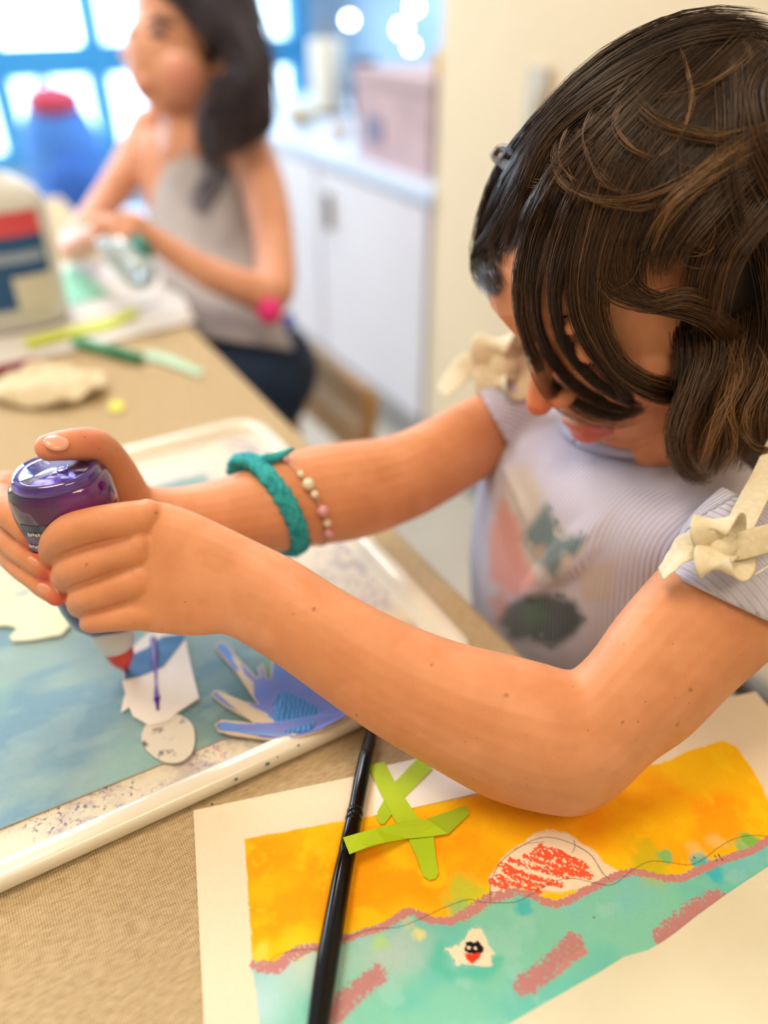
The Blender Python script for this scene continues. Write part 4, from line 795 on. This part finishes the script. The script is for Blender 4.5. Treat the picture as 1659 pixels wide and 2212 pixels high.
MB().tube(ring, [.0006]*40, k=6, sub=1, round_caps=False).build('cord', mat('bead_cord', (214, 180, 160), .7), bdr)
bm = mat('pearl_bead', (240, 228, 200), .25, coat=.5); bp_ = mat('pink_bead', (226, 160, 170), .25, coat=.5)
for t, r, m_ in ((.55, .0048, bm), (.8, .003, bp_), (1.2, .003, bm), (1.42, .0052, bm), (1.62, .0036, bm), (1.95, .005, bp_), (2.2, .0034, bm), (2.45, .004, bp_)):
    MB().ball(Cb+u_*math.cos(t)*.0345-w_*math.sin(t)*.0342+AX*(math.cos(t)*-.010), r*.75, n=12, m=8).build('bead', m_, bdr)

# ------------------------------------------------------------------ hair
EC = H(-.012, 0, .018); EA = (.103, .086, .091)
def hell(px, py, inf=1.0):
    r = ray(px, py); q = CAM-EC; B_ = np.stack([HF/(EA[0]*inf), HL/(EA[1]*inf), HU/(EA[2]*inf)]); o_, d_ = B_@q, B_@r
    a, b_, c = d_@d_, 2*o_@d_, o_@o_-1; D = b_*b_-4*a*c
    return (-b_-math.sqrt(D))/(2*a) if D > 0 else -b_/(2*a)
from mathutils.bvhtree import BVHTree
_bv = BVHTree.FromPolygons([tuple(x) for x in verts(body)], [tuple(p.vertices) for p in body.data.polygons])
def skin_depth(px, py):                                             # how far the skin lies along a sight line
    r = ray(px, py); h = _bv.ray_cast(Vector(CAM), Vector(r)); return None if h[0] is None else float((np.array(h[0])-CAM)@FW)
cap = MB().ell(EC, HF*(EA[0]-.005), HL*(EA[1]-.005), HU*(EA[2]-.005), n=72, m=50)
V = np.array(cap.V); q = V-EC; f_, l_, u_2 = q@HF, q@HL, q@HU
facem = (f_ > .035-.25*u_2*(u_2 < 0)) & (u_2 < .036) | (u_2 < -.055) | ((l_ < -.035) & (f_ > .02) & (u_2 < .060))
Fk = [f for f in cap.F if not all(facem[i] for i in f)]
hc = link('hair_cap', V, Fk, mat('dark_hair_base', (42, 30, 24), .6, (30, 20, 16), 90), girl); md = hc.modifiers.new('s', 'SOLIDIFY'); md.thickness = .004; md.offset = -1
allP = []; allR = []; allC = []; MM = 16
DK = lin((40, 27, 21)); BR = lin((84, 58, 38)); LT = lin((142, 102, 62))
def resamp(Q, m):
    s = np.r_[0, np.cumsum(np.linalg.norm(np.diff(Q, axis=0), axis=1))]; t = np.linspace(0, s[-1], m); return np.stack([np.interp(t, s, Q[:, k]) for k in range(3)], 1)
def lock(L, n, wr, wt, tone=.3, inf=1.0, dep=None, dth=.004, frizz=.0006, rad=.00017, mid=None, short=.12):
    Dp = [hell(x, y, inf) for x, y in L] if dep is None else dep
    if dep is None:
        for i in range(1, len(Dp)): Dp[i] = min(Dp[i], Dp[i-1]+.022)
        for i, (x, y) in enumerate(L):
            h = skin_depth(x, y)
            if h and h-.006 < Dp[i] and h > .33: Dp[i] = h-.006
    Q = spline([W(x, y, d) for (x, y), d in zip(L, Dp)], 6); Q = resamp(Q, MM); Tn = np.gradient(Q, axis=0); Tn /= np.linalg.norm(Tn, axis=1, keepdims=True)
    vv = (Q-CAM); vv /= np.linalg.norm(vv, axis=1, keepdims=True); S_ = np.cross(Tn, vv); S_ /= np.linalg.norm(S_, axis=1, keepdims=True)+1e-9
    s = np.linspace(0, 1, MM); wd = np.interp(s, [0, .5, 1], [wr, mid if mid is not None else (wr+wt)/2, wt])*np.linalg.norm(Q-CAM, axis=1).mean()/FPX
    o = np.clip(rng.normal(0, .5, (n, 1)), -1.25, 1.25); od = np.clip(rng.normal(0, .5, (n, 1)), -1, 1.2); ph = rng.random((n, 1))*6.28; am = rng.random((n, 1))
    lat = o*wd+frizz*np.sin(s*9*(1+.4*am)+ph)*s**.5*(.4+am)+rng.normal(0, .0005, (n, 1))*s; de = od*dth*(.5+.5*s)+frizz*np.cos(s*7+ph*1.3)*s
    P = Q[None]+S_[None]*lat[..., None]-vv[None]*de[..., None]+np.array([0, 0, 1])*(rng.normal(0, .0006, (n, 1))*s)[..., None]
    ln = 1-short*rng.random((n, 1)); s0 = .13*rng.random((n, 1)); idx = (s0+s[None]*(ln-s0))*(MM-1); i0 = np.minimum(idx.astype(int), MM-2); fr = (idx-i0)[..., None]; ar = np.arange(n)[:, None]
    P = P[ar, i0]*(1-fr)+P[ar, i0+1]*fr; R_ = rad*(.75+.5*rng.random((n, 1)))*np.interp(s, [0, .08, .7, 1], [.3, 1, 1, .3])[None]
    tt = np.clip(rng.normal(tone, .22, (n, 1)), 0, 1)*np.ones((1, MM)); tt = np.clip(tt+.12*s[None]*(tone > .2), 0, 1)
    C = np.where(tt[..., None] < .5, DK+(BR-DK)*(tt[..., None]*2), BR+(LT-BR)*(tt[..., None]*2-1)); allP.append(P); allR.append(R_); allC.append(C)
# whole-head base coverage in the head's own frame (parting on the far side)
n = 3800; f0 = rng.uniform(-.98, .74, n); side_ = np.where(rng.random(n) < .62, 1, -1); th0 = -.30; s = np.linspace(0, 1, MM)
st_ = rng.uniform(0, 1.1, n); end = np.minimum(st_+rng.uniform(.7, 1.2, n), 1.85); th = th0+side_[:, None]*(st_[:, None]+(end-st_)[:, None]*s[None])
fx = np.clip(f0[:, None]+s[None]*rng.normal(-.02, .12, (n, 1))*1.0, -.985, .80); rr_ = np.sqrt(1-fx**2); k_ = 1.0+rng.uniform(-.02, .02, (n, 1))
P = EC+(HF*(fx*EA[0])[..., None]+HL*(np.sin(th)*rr_*EA[1]*k_)[..., None]+HU*(np.cos(th)*rr_*EA[2]*k_)[..., None])
tt = np.clip(rng.normal(.22, .2, (n, 1)), 0, 1)*np.ones((1, MM))[..., ] ; C = np.where(tt[..., None] < .5, DK+(BR-DK)*(tt[..., None]*2), BR+(LT-BR)*(tt[..., None]*2-1))
keep = ~(((fx > .30) & (np.cos(th)*rr_ < .30)).any(axis=1)); allP.append(P[keep]); allR.append(np.full((n, MM), .00024)[keep]); allC.append(C[keep])
# bob at the back and on the far side hanging from the head
for th in np.linspace(-1.9, 1.9, 26):
    for k in range(2):
        f = -.15-.75*math.cos(th)*(.55+.4*k) if abs(th) < 1.57 else -.1-.12*k
        a0 = EC+HF*EA[0]*-.9*math.cos(th*.8)*.9+HL*EA[1]*math.sin(th*.8)*1.0+HU*.01
        if (a0-EC)@HF > .0: continue
        P0 = a0+HU*.03; dn = -HU*.6-Z*.4; Q = [P0, P0+dn*.05+(a0-EC)*.10, P0+dn*.10+(a0-EC)*.12, P0+dn*.145-(a0-EC)*.02]
        x = [proj(q) for q in Q]; lock([(p[0], p[1]) for p in x], 60, 46, 30, .3, dep=[p[2] for p in x], dth=.008, frizz=.002)
# beyond the parting, along the far silhouette down to the brow
for L_, n, a, c, tn in (([(1690, 75), (1600, 52), (1500, 52), (1400, 82), (1290, 148), (1180, 252), (1100, 345), (1062, 420), (1040, 500), (1030, 560), (1050, 605), (1076, 642)], 300, 22, 10, .12),
    ([(1680, 90), (1560, 72), (1450, 95), (1330, 158), (1225, 245), (1150, 330), (1100, 405), (1070, 475), (1048, 540), (1060, 600)], 380, 30, 16, .15), ([(1640, 95), (1500, 112), (1390, 155), (1290, 215), (1200, 290), (1140, 375), (1105, 450), (1078, 520), (1075, 580)], 380, 30, 18, .2),
    ([(1470, 128), (1370, 178), (1270, 240), (1190, 310), (1150, 390), (1125, 460), (1100, 520), (1085, 560)], 300, 26, 16, .2), ([(1190, 300), (1150, 370), (1110, 450), (1065, 515), (1036, 555), (1040, 595), (1070, 636)], 160, 24, 14, .15)): lock(L_, n, a, c, tn, inf=1.02)
lock([(1150, 400), (1110, 460), (1078, 520), (1060, 560), (1066, 600), (1086, 634)], 170, 20, 14, .15, inf=1.03)
lock([(1455, 560), (1475, 640), (1478, 720), (1480, 790), (1470, 850)], 160, 26, 18, .2, dep=[.408, .404, .402, .402, .404], dth=.006)
# little curl standing off the far temple
lock([(1110, 370), (1080, 350), (1066, 338), (1075, 325), (1095, 322), (1108, 334)], 50, 10, 4, .4, inf=1.06)
# crown arcs from the parting toward the front and the near side
for L_, n, a, c, tn in (([(1500, 125), (1420, 190), (1330, 270), (1250, 345), (1190, 425), (1150, 500), (1130, 580)], 380, 32, 26, .22), ([(1560, 110), (1460, 200), (1370, 290), (1300, 375), (1250, 460), (1215, 550), (1200, 640)], 380, 36, 30, .22),
    ([(1650, 90), (1560, 180), (1460, 280), (1390, 370), (1340, 460), (1305, 560), (1300, 660)], 420, 40, 34, .22), ([(1690, 130), (1620, 210), (1540, 300), (1460, 390), (1400, 480), (1370, 570), (1380, 640)], 420, 42, 34, .2),
    ([(1710, 200), (1650, 290), (1580, 370), (1510, 450), (1450, 530), (1430, 600)], 380, 44, 34, .25), ([(1740, 280), (1680, 370), (1620, 450), (1560, 530), (1530, 610), (1520, 700)], 380, 44, 36, .3),
    ([(1610, 100), (1570, 200), (1590, 320), (1640, 430), (1690, 540), (1710, 650)], 380, 60, 50, .25), ([(1400, 170), (1330, 260), (1260, 330), (1200, 400), (1160, 480)], 240, 26, 20, .25),
    ([(1450, 150), (1430, 260), (1420, 360), (1440, 460), (1470, 560)], 240, 50, 40, .15), ([(1530, 130), (1540, 240), (1540, 350), (1560, 460), (1590, 560)], 280, 50, 40, .2)): lock(L_, n, a, c, tn, inf=1.03, dth=.005)
# long wisps sweeping across the crown
for L_, n, a, c, tn in (([(1190, 360), (1215, 400), (1280, 430), (1370, 432), (1450, 405), (1560, 345), (1680, 290)], 26, 10, 8, .75), ([(1205, 300), (1195, 350), (1225, 400), (1300, 440), (1390, 450), (1440, 430)], 22, 8, 6, .6), ([(1720, 255), (1640, 290), (1560, 340), (1490, 400), (1440, 450), (1425, 500)], 60, 12, 12, .8),
    ([(1730, 285), (1630, 325), (1550, 370), (1480, 420), (1430, 480), (1400, 550)], 50, 14, 16, .7), ([(1390, 215), (1470, 205), (1560, 165), (1620, 120), (1600, 90)], 8, 6, 4, .7), ([(1470, 100), (1490, 170), (1490, 230), (1465, 300), (1410, 350)], 8, 4, 6, .7),
    ([(1230, 270), (1210, 320), (1220, 370), (1260, 405)], 14, 6, 4, .8), ([(1285, 230), (1262, 290), (1275, 350), (1310, 400), (1370, 420)], 14, 8, 6, .6), ([(1350, 200), (1400, 260), (1470, 290), (1560, 300), (1680, 270)], 26, 20, 14, .6), ([(1350, 210), (1330, 260), (1360, 320), (1420, 340)], 14, 6, 6, .6)): lock(L_, n, a, c, tn, inf=1.075, dth=.003, frizz=.001, rad=.00018)
# fringe hanging over the brow and the cheek
for L_, n, a, c, tn in (([(1300, 260), (1230, 340), (1180, 430), (1140, 530), (1122, 620), (1130, 700), (1155, 775), (1195, 835), (1245, 872), (1305, 898), (1360, 903), (1398, 884)], 260, 26, 5, .08), ([(1340, 250), (1260, 340), (1205, 440), (1165, 540), (1150, 640), (1165, 725), (1205, 795), (1260, 848), (1330, 880), (1402, 880)], 300, 30, 8, .12),
    ([(1360, 260), (1290, 360), (1240, 470), (1205, 570), (1195, 660), (1215, 735), (1260, 800), (1320, 850), (1390, 878)], 320, 32, 8, .12), ([(1370, 270), (1310, 380), (1270, 480), (1245, 570), (1240, 660), (1265, 735), (1315, 800), (1350, 850), (1370, 885)], 260, 34, 10, .18),
    ([(1380, 270), (1320, 400), (1285, 520), (1262, 620), (1280, 715), (1335, 800), (1410, 848), (1500, 856), (1565, 842)], 260, 34, 12, .25), ([(1400, 280), (1345, 420), (1305, 540), (1285, 640), (1305, 730), (1350, 800), (1425, 836), (1510, 842), (1590, 836)], 240, 34, 14, .35),
    ([(1420, 300), (1370, 430), (1345, 560), (1355, 625), (1405, 655), (1475, 668), (1540, 690), (1590, 750), (1600, 820)], 240, 36, 18, .45), ([(1330, 480), (1310, 580), (1330, 630), (1400, 655), (1480, 640), (1545, 660)], 120, 30, 14, .5),
    ([(1150, 560), (1136, 660), (1150, 760), (1178, 832), (1225, 885), (1290, 915), (1360, 917), (1390, 897)], 26, 6, 3, .3), ([(1112, 560), (1120, 650), (1138, 740), (1165, 800)], 20, 6, 3, .5), ([(1270, 600), (1295, 720), (1350, 820), (1420, 862), (1470, 868)], 40, 14, 8, .35)): lock(L_, int(n*.8), a, c*1.3, tn, inf=1.045, dth=.004, short=.10, mid=11 if tn < .2 else 15)
# the bob at the near side: wavy locks ending at the shoulder
D_ = lambda n: [.412, .405, .402, .402, .405, .410, .414, .418, .421, .423, .424][:n]
for L_, n, a, c, tn in (([(1700, 330), (1600, 400), (1545, 480), (1530, 570), (1560, 660), (1580, 750), (1555, 840), (1515, 920), (1500, 985), (1535, 1032)], 300, 40, 16, .5), ([(1720, 380), (1640, 460), (1610, 560), (1625, 660), (1635, 750), (1605, 840), (1565, 920), (1560, 990), (1520, 1030)], 320, 44, 18, .5),
    ([(1500, 430), (1565, 500), (1590, 600), (1600, 700), (1580, 800), (1545, 890), (1555, 965), (1530, 1030)], 280, 34, 16, .42), ([(1560, 430), (1620, 520), (1650, 620), (1655, 720), (1630, 820), (1600, 900), (1610, 970), (1590, 1020)], 300, 40, 18, .4),
    ([(1650, 420), (1690, 560), (1705, 700), (1680, 820), (1650, 900), (1655, 960), (1680, 985)], 320, 44, 22, .35), ([(1455, 500), (1510, 580), (1530, 680), (1540, 770), (1500, 850), (1465, 920), (1468, 985), (1500, 1035)], 300, 34, 16, .3),
    ([(1440, 540), (1490, 640), (1515, 750), (1490, 840), (1462, 920), (1460, 980), (1490, 1030), (1540, 1035)], 260, 26, 10, .25), ([(1620, 300), (1690, 420), (1720, 560), (1740, 700), (1720, 830), (1690, 930)], 300, 50, 26, .35),
    ([(1545, 640), (1590, 720), (1600, 810), (1560, 890), (1530, 960), (1510, 1015)], 90, 12, 8, .8), ([(1600, 560), (1560, 680), (1590, 790), (1570, 880), (1590, 960), (1555, 1030)], 60, 10, 8, .85), ([(1650, 560), (1620, 700), (1650, 800), (1610, 900), (1630, 980)], 60, 10, 10, .75)):
    lock(L_, n, a, c, tn, dep=D_(len(L_)), dth=.010, frizz=.0018)
lock([(1600, 930), (1625, 965), (1660, 975), (1700, 972)], 60, 10, 6, .3, dep=[.40, .398, .40, .405])
for k in range(46):                                                # stray flyaway hairs
    x, y = rng.uniform(1230, 1640), rng.uniform(150, 520); a = rng.uniform(0, 6.28); a = .6+a*.35; L_ = [(x, y), (x+50*math.cos(a), y+50*math.sin(a)), (x+100*math.cos(a+.2), y+100*math.sin(a+.2)), (x+140*math.cos(a+.45), y+140*math.sin(a+.45))]
    lock(L_, 2, 4, 6, .7, inf=1.04, rad=.00011)
strandmesh('hair_strands', np.vstack(allP), np.vstack(allR), np.vstack(allC), girl, HM)

# chairs
def chair(name, c, seat_z, w, fdir, m, label, back=.36):
    c = np.array([c[0], c[1], 0.]); f = nrm(fdir*[1, 1, 0]); s = np.cross(Z, f); t = thing(name, c, label, 'chair')
    MB().box(c+Z*(seat_z-.012), s*w, f*w, Z*.012).build('seat', m, t, False)
    for i in (-1, 1):
        for j in (-1, 1): MB().tube([c+s*i*(w-.02)+f*j*(w-.02)+Z*(seat_z-.02), c+s*i*(w-.005)+f*j*(w-.005)+Z*.0], [.016, .012], k=10, round_caps=False).build('leg', m, t)
        MB().tube([c+s*i*(w-.02)-f*(w-.015)+Z*(seat_z-.01), c+s*i*(w-.02)-f*(w+.02)+Z*(seat_z+back)], [.014, .012], k=10).build('back_post', m, t)
    for h in (back*.55, back*.95): MB().box(c-f*(w+.012)+Z*(seat_z+h), s*(w-.02), f*.008, Z*.03).build('back_rail', m, t, False)
    return t
tanw = mat('tan_chair_wood', (190, 150, 96), .5, (170, 130, 80), 10)
dk = mat('dark_walnut', (44, 26, 18), .5, (30, 18, 12), 12)
chair('chair', MID-FD*.10, .452, .185, FD, dk, 'dark walnut chair the child in front sits on, seat showing at the right edge', .26)

# ================================================================== the bottle in both hands
B0 = W(118, 1016, .395); B1 = T(272, 1447, .0075); BA = nrm(B1-B0); BL = np.linalg.norm(B1-B0)
bu_ = nrm(RT*.98+FW*.18-BA*np.dot(RT*.98+FW*.18, BA)); bv_ = np.cross(BA, bu_)
gb = thing('glue_bottle', B1, 'upside-down bottle of violet glue with an orange nozzle, squeezed in two hands', 'glue bottle')
m, N, L, p = nodemat('clear_violet_glue'); tc = N.new('ShaderNodeTexCoord'); nn = N.new('ShaderNodeTexNoise'); nn.inputs['Scale'].default_value = 26; nn.inputs['Detail'].default_value = 2; L.new(tc.outputs['Object'], nn.inputs['Vector'])
cr = N.new('ShaderNodeValToRGB'); e = cr.color_ramp.elements; e[0].position = .38; e[0].color = (*lin((34, 22, 66)), 1); e[1].position = .66; e[1].color = (*lin((120, 24, 140)), 1); L.new(nn.outputs['Fac'], cr.inputs[0]); L.new(cr.outputs[0], p.inputs['Base Color'])
p.inputs['Roughness'].default_value = .12; p.inputs['Transmission Weight'].default_value = .35; p.inputs['Coat Weight'].default_value = 1; p.inputs['Coat Roughness'].default_value = .04
glue_m = m; clr = mat('clear_violet_plastic', (128, 70, 240), .05, (170, 130, 255), 30, trans=.85, ior=1.4, coat=1)
R0 = .0238
MB().lathe(B0, BA, [(.0200, .0030), (.0236, .005), (.0252, .010), (.0258, .020), (.0255, .040), (.0235, .065), (.0222, .085), (.0200, .098), (.0130, .108), (.0115, .112)], k=48, su=bu_, ru=1.04, rv=.80, pw=.85).build('body', glue_m, gb)
MB().lathe(B0, BA, [(.0178, -.0002), (.0205, -.0014), (.0222, .0008), (.0232, .0040), (.0212, .0062), (.0150, .0045), (.0150, .0018), (.0178, -.0002)], k=48, su=bu_, ru=.98, rv=.84, pw=.9).build('foot_ring', clr, gb)
MB().ell(B0+BA*.0028, bu_*.0165, bv_*.0135, BA*.0022, n=32, m=10).build('foot_dimple', mat('violet_base', (70, 40, 130), .06, (130, 60, 190), 130, trans=.4, coat=1), gb)
MB().lathe(B0+bu_*.004-bv_*0-BA*.0002, BA, [(.0022, 0), (.0032, -.0006), (.0034, .0008)], k=18).build('moulding_mark', clr, gb)
cu_ = mat('white_nozzle_collar', (232, 228, 226), .35); on = mat('orange_nozzle', (232, 62, 14), .3, (222, 52, 12), 40, coat=.3)
MB().lathe(B0, BA, [(.0125, BL-.046), (.0128, BL-.034), (.0112, BL-.0225), (.0100, BL-.0215)], k=32, su=bu_).build('collar', cu_, gb)
MB().lathe(B0, BA, [(.0094, BL-.0245), (.0092, BL-.0200), (.0078, BL-.012), (.0052, BL-.006), (.0026, BL-.0024), (.0018, BL-.0002)], k=28, su=bu_).build('nozzle', on, gb)
MB().ell(B1+Z*.0005, RT*.0018, (0, .0018, 0), Z*.0026, n=12, m=8).build('glue_drop', pur, gb)
def wrap(z0, z1, t0, t1, m_, name, off=.0003, zz=None):               # printed patch following the bottle's wall
    V = []; n = 16; H_ = [.0035, .006, .012, .020, .040, .065, .085]; R_ = [.0202, .0236, .0252, .0258, .0255, .0235, .0222]
    for i in range(n+1):
        t = t0+(t1-t0)*i/n; c, s = math.cos(t), math.sin(t); c, s = math.copysign(abs(c)**.85, c), math.copysign(abs(s)**.85, s)
        for z in (z0, z1): r = np.interp(z, H_, R_)+off; V.append(B0+BA*z+bu_*c*r*1.04+bv_*s*r*.80)
    return link(name, V, [(2*i, 2*i+2, 2*i+3, 2*i+1) for i in range(n)], m_, gb)
vdir = nrm(CAM-B0); tf = math.atan2(vdir@bv_, vdir@bu_); sg_ = 1 if (bv_@UPV) > 0 else 1
lbl = mat('label_slate', (44, 40, 58), .3, coat=.8); wp = mat('label_white_print', (222, 214, 206), .5); ob = mat('label_orange_band', (236, 110, 70), .35, coat=.5)
LW = wrap(.020, .075, tf-1.15, tf+1.15, lbl, 'label')
dirl = -1 if (bu_*math.cos(tf-1)+bv_*math.sin(tf-1)) @ RT < (bu_*math.cos(tf+1)+bv_*math.sin(tf+1)) @ RT else 1
tl = lambda a: tf+dirl*a                                            # positive a = toward the left of the bottle
wrap(.038, .0425, tl(-.2), tl(1.15), ob, 'orange_band', .0006)
for i in range(11): wrap(.0245+.0004*(i % 2), .0268-.0003*(i % 3), tl(.98-.062*i), tl(.98-.062*i-.042), wp, 'label_print', .0006)
for i in range(16): wrap(.0325+.0003*(i % 2), .0346-.0003*(i % 3), tl(1.10-.060*i), tl(1.10-.060*i-.040), wp, 'label_print', .0006)
wrap(.0245, .0252, tl(.22), tl(-.16), wp, 'label_rule', .0006)
for i in range(5): wrap(.045+.0006*(i % 2), .0495-.0004*(i % 3), tl(.70-.11*i), tl(.70-.11*i-.03), wp, 'label_print', .0006)

# ================================================================== the child further along the table
g2 = thing('person', W(520, 700, 1.2)*[1, 1, 0], 'child with long dark hair in a light grey sleeveless top, seated further along the table', 'person')
b = MB()
b.ell(W(408, 62, 1.16), RT*.082, UPV*.106, FW*.095, n=28, m=18)
b.ell(W(352, 130, 1.13), RT*.055, UPV*.072, FW*.060, n=24, m=14)
b.ell(W(352, 205, 1.12), RT*.022, UPV*.022, FW*.024)
b.ell(W(395, 165, 1.10), RT*.040, UPV*.036, FW*.036)
b.ptube([(282, 70, 1.12, 12), (274, 100, 1.11, 12), (272, 118, 1.105, 15)], k=10)
b.ell(W(306, 162, 1.10), RT*.020, UPV*.010, FW*.015); b.ell(W(312, 184, 1.095), RT*.017, UPV*.0075, FW*.014); b.ell(W(318, 198, 1.10), RT*.016, UPV*.0065, FW*.014)
b.ell(W(486, 128, 1.115), RT*.022, UPV*.034, FW*.008); b.ell(W(470, 128, 1.13), RT*.02, UPV*.03, FW*.015)
b.ptube([(420, 150, 1.17, 62), (415, 250, 1.18, 66), (425, 330, 1.19, 80)], k=16)
b.contour([(350, 270, 520, 280, 1.20, .5), (300, 300, 575, 320, 1.20, .45), (300, 380, 580, 420, 1.20, .5), (325, 500, 590, 540, 1.19, .55), (345, 620, 610, 660, 1.17, .6), (400, 720, 640, 760, 1.16, .65)], k=28)
b.ptube([(540, 325, 1.16, 52), (572, 420, 1.13, 50), (592, 530, 1.09, 44), (588, 632, 1.05, 46), (520, 618, 1.02, 38), (430, 580, 1.0, 33), (345, 525, .98, 27), (312, 505, .97, 26)], k=18)
b.ptube([(325, 278, 1.24, 44), (275, 370, 1.21, 38), (215, 455, 1.18, 33), (160, 535, 1.12, 32), (190, 520, 1.05, 28), (235, 500, 1.0, 24)], k=18)
b.ell(W(282, 490, .965), RT*.024, UPV*.020, FW*.018); b.ell(W(232, 492, .985), RT*.022, UPV*.018, FW*.018)
for i, (x, y) in enumerate(((255, 470), (248, 488), (250, 506), (258, 522))): b.ptube([(290, y+2, .96, 13), (x+8, y-2, .952, 12), (x-8, y+6, .950, 10)], k=10)
b.ptube([(292, 480, .955, 13), (275, 510, .948, 12), (268, 528, .948, 10)], k=10)
for i, (x, y) in enumerate(((208, 478), (202, 494), (206, 510), (214, 522))): b.ptube([(232, y, .985, 12), (x, y-2, .975, 11), (x+4, y+12, .968, 9)], k=10)
hips = W(530, 790, 1.20)
for s in (-1, 1):
    hp = hips+A2*.06*s-Z*.02; kn = hp-B2*.30; an = kn-Z*.30; b.tube([hp, kn, an], [.06, .045, .03], k=14); b.tube([an, an-B2*.1-Z*.02], [.03, .02], k=10)
bo = b.remesh('body', SK, .0042, 4, g2); v = verts(bo); C_ = np.broadcast_to(lin((222, 164, 136)), v.shape).copy()
flush(W(390, 165, 1.06), .045, (216, 130, 130), .45); flush(W(312, 190, 1.08), .016, (176, 90, 110), .9); paint(bo, C_)
ey = mat('dark_eye', (36, 36, 60), .2)
MB().ell(W(340, 74, 1.073), RT*.013, UPV*.007, FW*.006).build('eye', ey, g2); MB().ell(W(284, 72, 1.085), RT*.008, UPV*.006, FW*.006).build('eye', ey, g2)
MB().ptube([(318, 48, 1.073, 4), (345, 40, 1.068, 6), (374, 50, 1.072, 4)], k=8).build('eyebrow', mat('brow_dark', (64, 50, 60), .7), g2)
t_ = MB(); t_.contour([(385, 318, 455, 322, 1.155, .5), (345, 380, 530, 400, 1.165, .45), (322, 460, 575, 480, 1.17, .52), (322, 560, 590, 580, 1.165, .58), (345, 640, 605, 680, 1.15, .62), (400, 725, 640, 758, 1.14, .66)], k=30)
t_.ptube([(400, 330, 1.14, 9), (392, 285, 1.15, 8), (400, 262, 1.2, 8)], k=8); t_.ptube([(470, 345, 1.13, 10), (500, 300, 1.14, 9), (505, 285, 1.2, 8)], k=8)
t_.remesh('sleeveless_top', mat('light_grey_knit', (200, 198, 204), .9, (180, 176, 184), 12), .004, 6, g2)
pt = MB(); pt.ell(hips, A2*.135, B2*.11, Z*.085, n=24, m=12)
for s in (-1, 1): pt.tube([hips+A2*.06*s-Z*.02, hips+A2*.06*s-B2*.24-Z*.02], [.072, .062], k=14)
pt.remesh('navy_trousers', mat('navy_denim', (14, 40, 72), .85, (10, 32, 60), 40), .006, 4, g2)
MB().ell(W(582, 672, 1.02), RT*.017, UPV*.018, FW*.012).build('pink_pompom', mat('hot_pink', (226, 50, 130), .8), g2); MB().ell(W(624, 696, 1.06), RT*.009, UPV*.014, FW*.01).build('blue_pompom', mat('periwinkle', (100, 120, 220), .8), g2)
# her hair: cap and long locks
V_ = MB().ell(W(425, 45, 1.165), RT*.094, UPV*.115, FW*.105, n=48, m=32); V = np.array(V_.V); q = V-W(425, 45, 1.165); a, u__, w__ = q@RT, q@UPV, q@FW
fm = (a < .030) & (u__ < .105) & (w__ < .04) & (u__ < .045-(a*1.15))
hc2 = link('hair_cap', V, [f for f in V_.F if not all(fm[i] for i in f)], mat('dark_hair_base_far', (44, 40, 54), .6), g2); md = hc2.modifiers.new('s', 'SOLIDIFY'); md.thickness = .008; md.offset = -1
allP, allR, allC = [], [], []; DK = lin((34, 34, 54)); BR = lin((66, 54, 66)); LT = lin((110, 80, 74))
for L_, dp in (([(400, -60), (470, 0), (520, 80), (545, 170), (560, 250), (540, 300)], 1.07), ([(390, -30), (450, 40), (500, 90), (530, 160), (500, 240), (470, 300), (470, 350)], 1.055), ([(420, -60), (500, -10), (545, 80), (570, 180), (580, 270)], 1.10),
    ([(520, 170), (480, 220), (455, 270), (460, 320), (470, 360)], 1.05), ([(540, 170), (510, 240), (485, 300), (470, 340)], 1.06), ([(545, 220), (560, 260), (520, 290), (490, 320)], 1.08), ([(340, -60), (400, -20), (440, 30), (470, 90)], 1.055), ([(500, 20), (540, 120), (565, 230), (560, 300)], 1.14), ([(470, 330), (465, 380), (440, 430), (420, 470)], 1.06)):
    lock(L_, 150 if L_[0][1] < 300 else 40, 30, 22, .3, dep=[dp]*len(L_), dth=.02, frizz=.003, rad=.0009)
strandmesh('hair_strands', np.vstack(allP), np.vstack(allR), np.vstack(allC), g2, hairmat('dark_hair_far', .45))
chair('chair', W(512, 800, 1.20), .36, .15, -B2, tanw, 'tan wooden chair under the child with long dark hair', .20)
cb = thing('squeeze_bottle', W(290, 560, .95), 'small clear squeeze bottle with a teal neck in the far child\'s hands', 'bottle')
MB().tube([W(228, 530, .962), W(262, 548, .956), W(300, 586, .95)], [.012, .022, .022], k=20).build('body', mat('clear_bottle', (214, 236, 246), .08, trans=.5, coat=1), cb)
MB().tube([W(296, 528, .955), W(306, 545, .95)], [.013, .014], k=16).build('neck_ring', mat('teal_ring', (20, 120, 110), .4), cb)

# ------------------------------------------------------------------ put each single-mesh thing's origin at its base
from mathutils import Matrix
bpy.context.view_layer.update()
for o in list(SC.objects):
    if o.type == 'MESH' and o.parent is None and not o.get('kind') == 'structure':
        v = verts(o); c = Vector(((v[:, 0].min()+v[:, 0].max())/2, (v[:, 1].min()+v[:, 1].max())/2, v[:, 2].min())); kids = list(o.children)
        o.data.transform(Matrix.Translation(-c)); o.location = c
        for k in kids: k.matrix_parent_inverse = Matrix.Translation(-c) @ k.matrix_parent_inverse
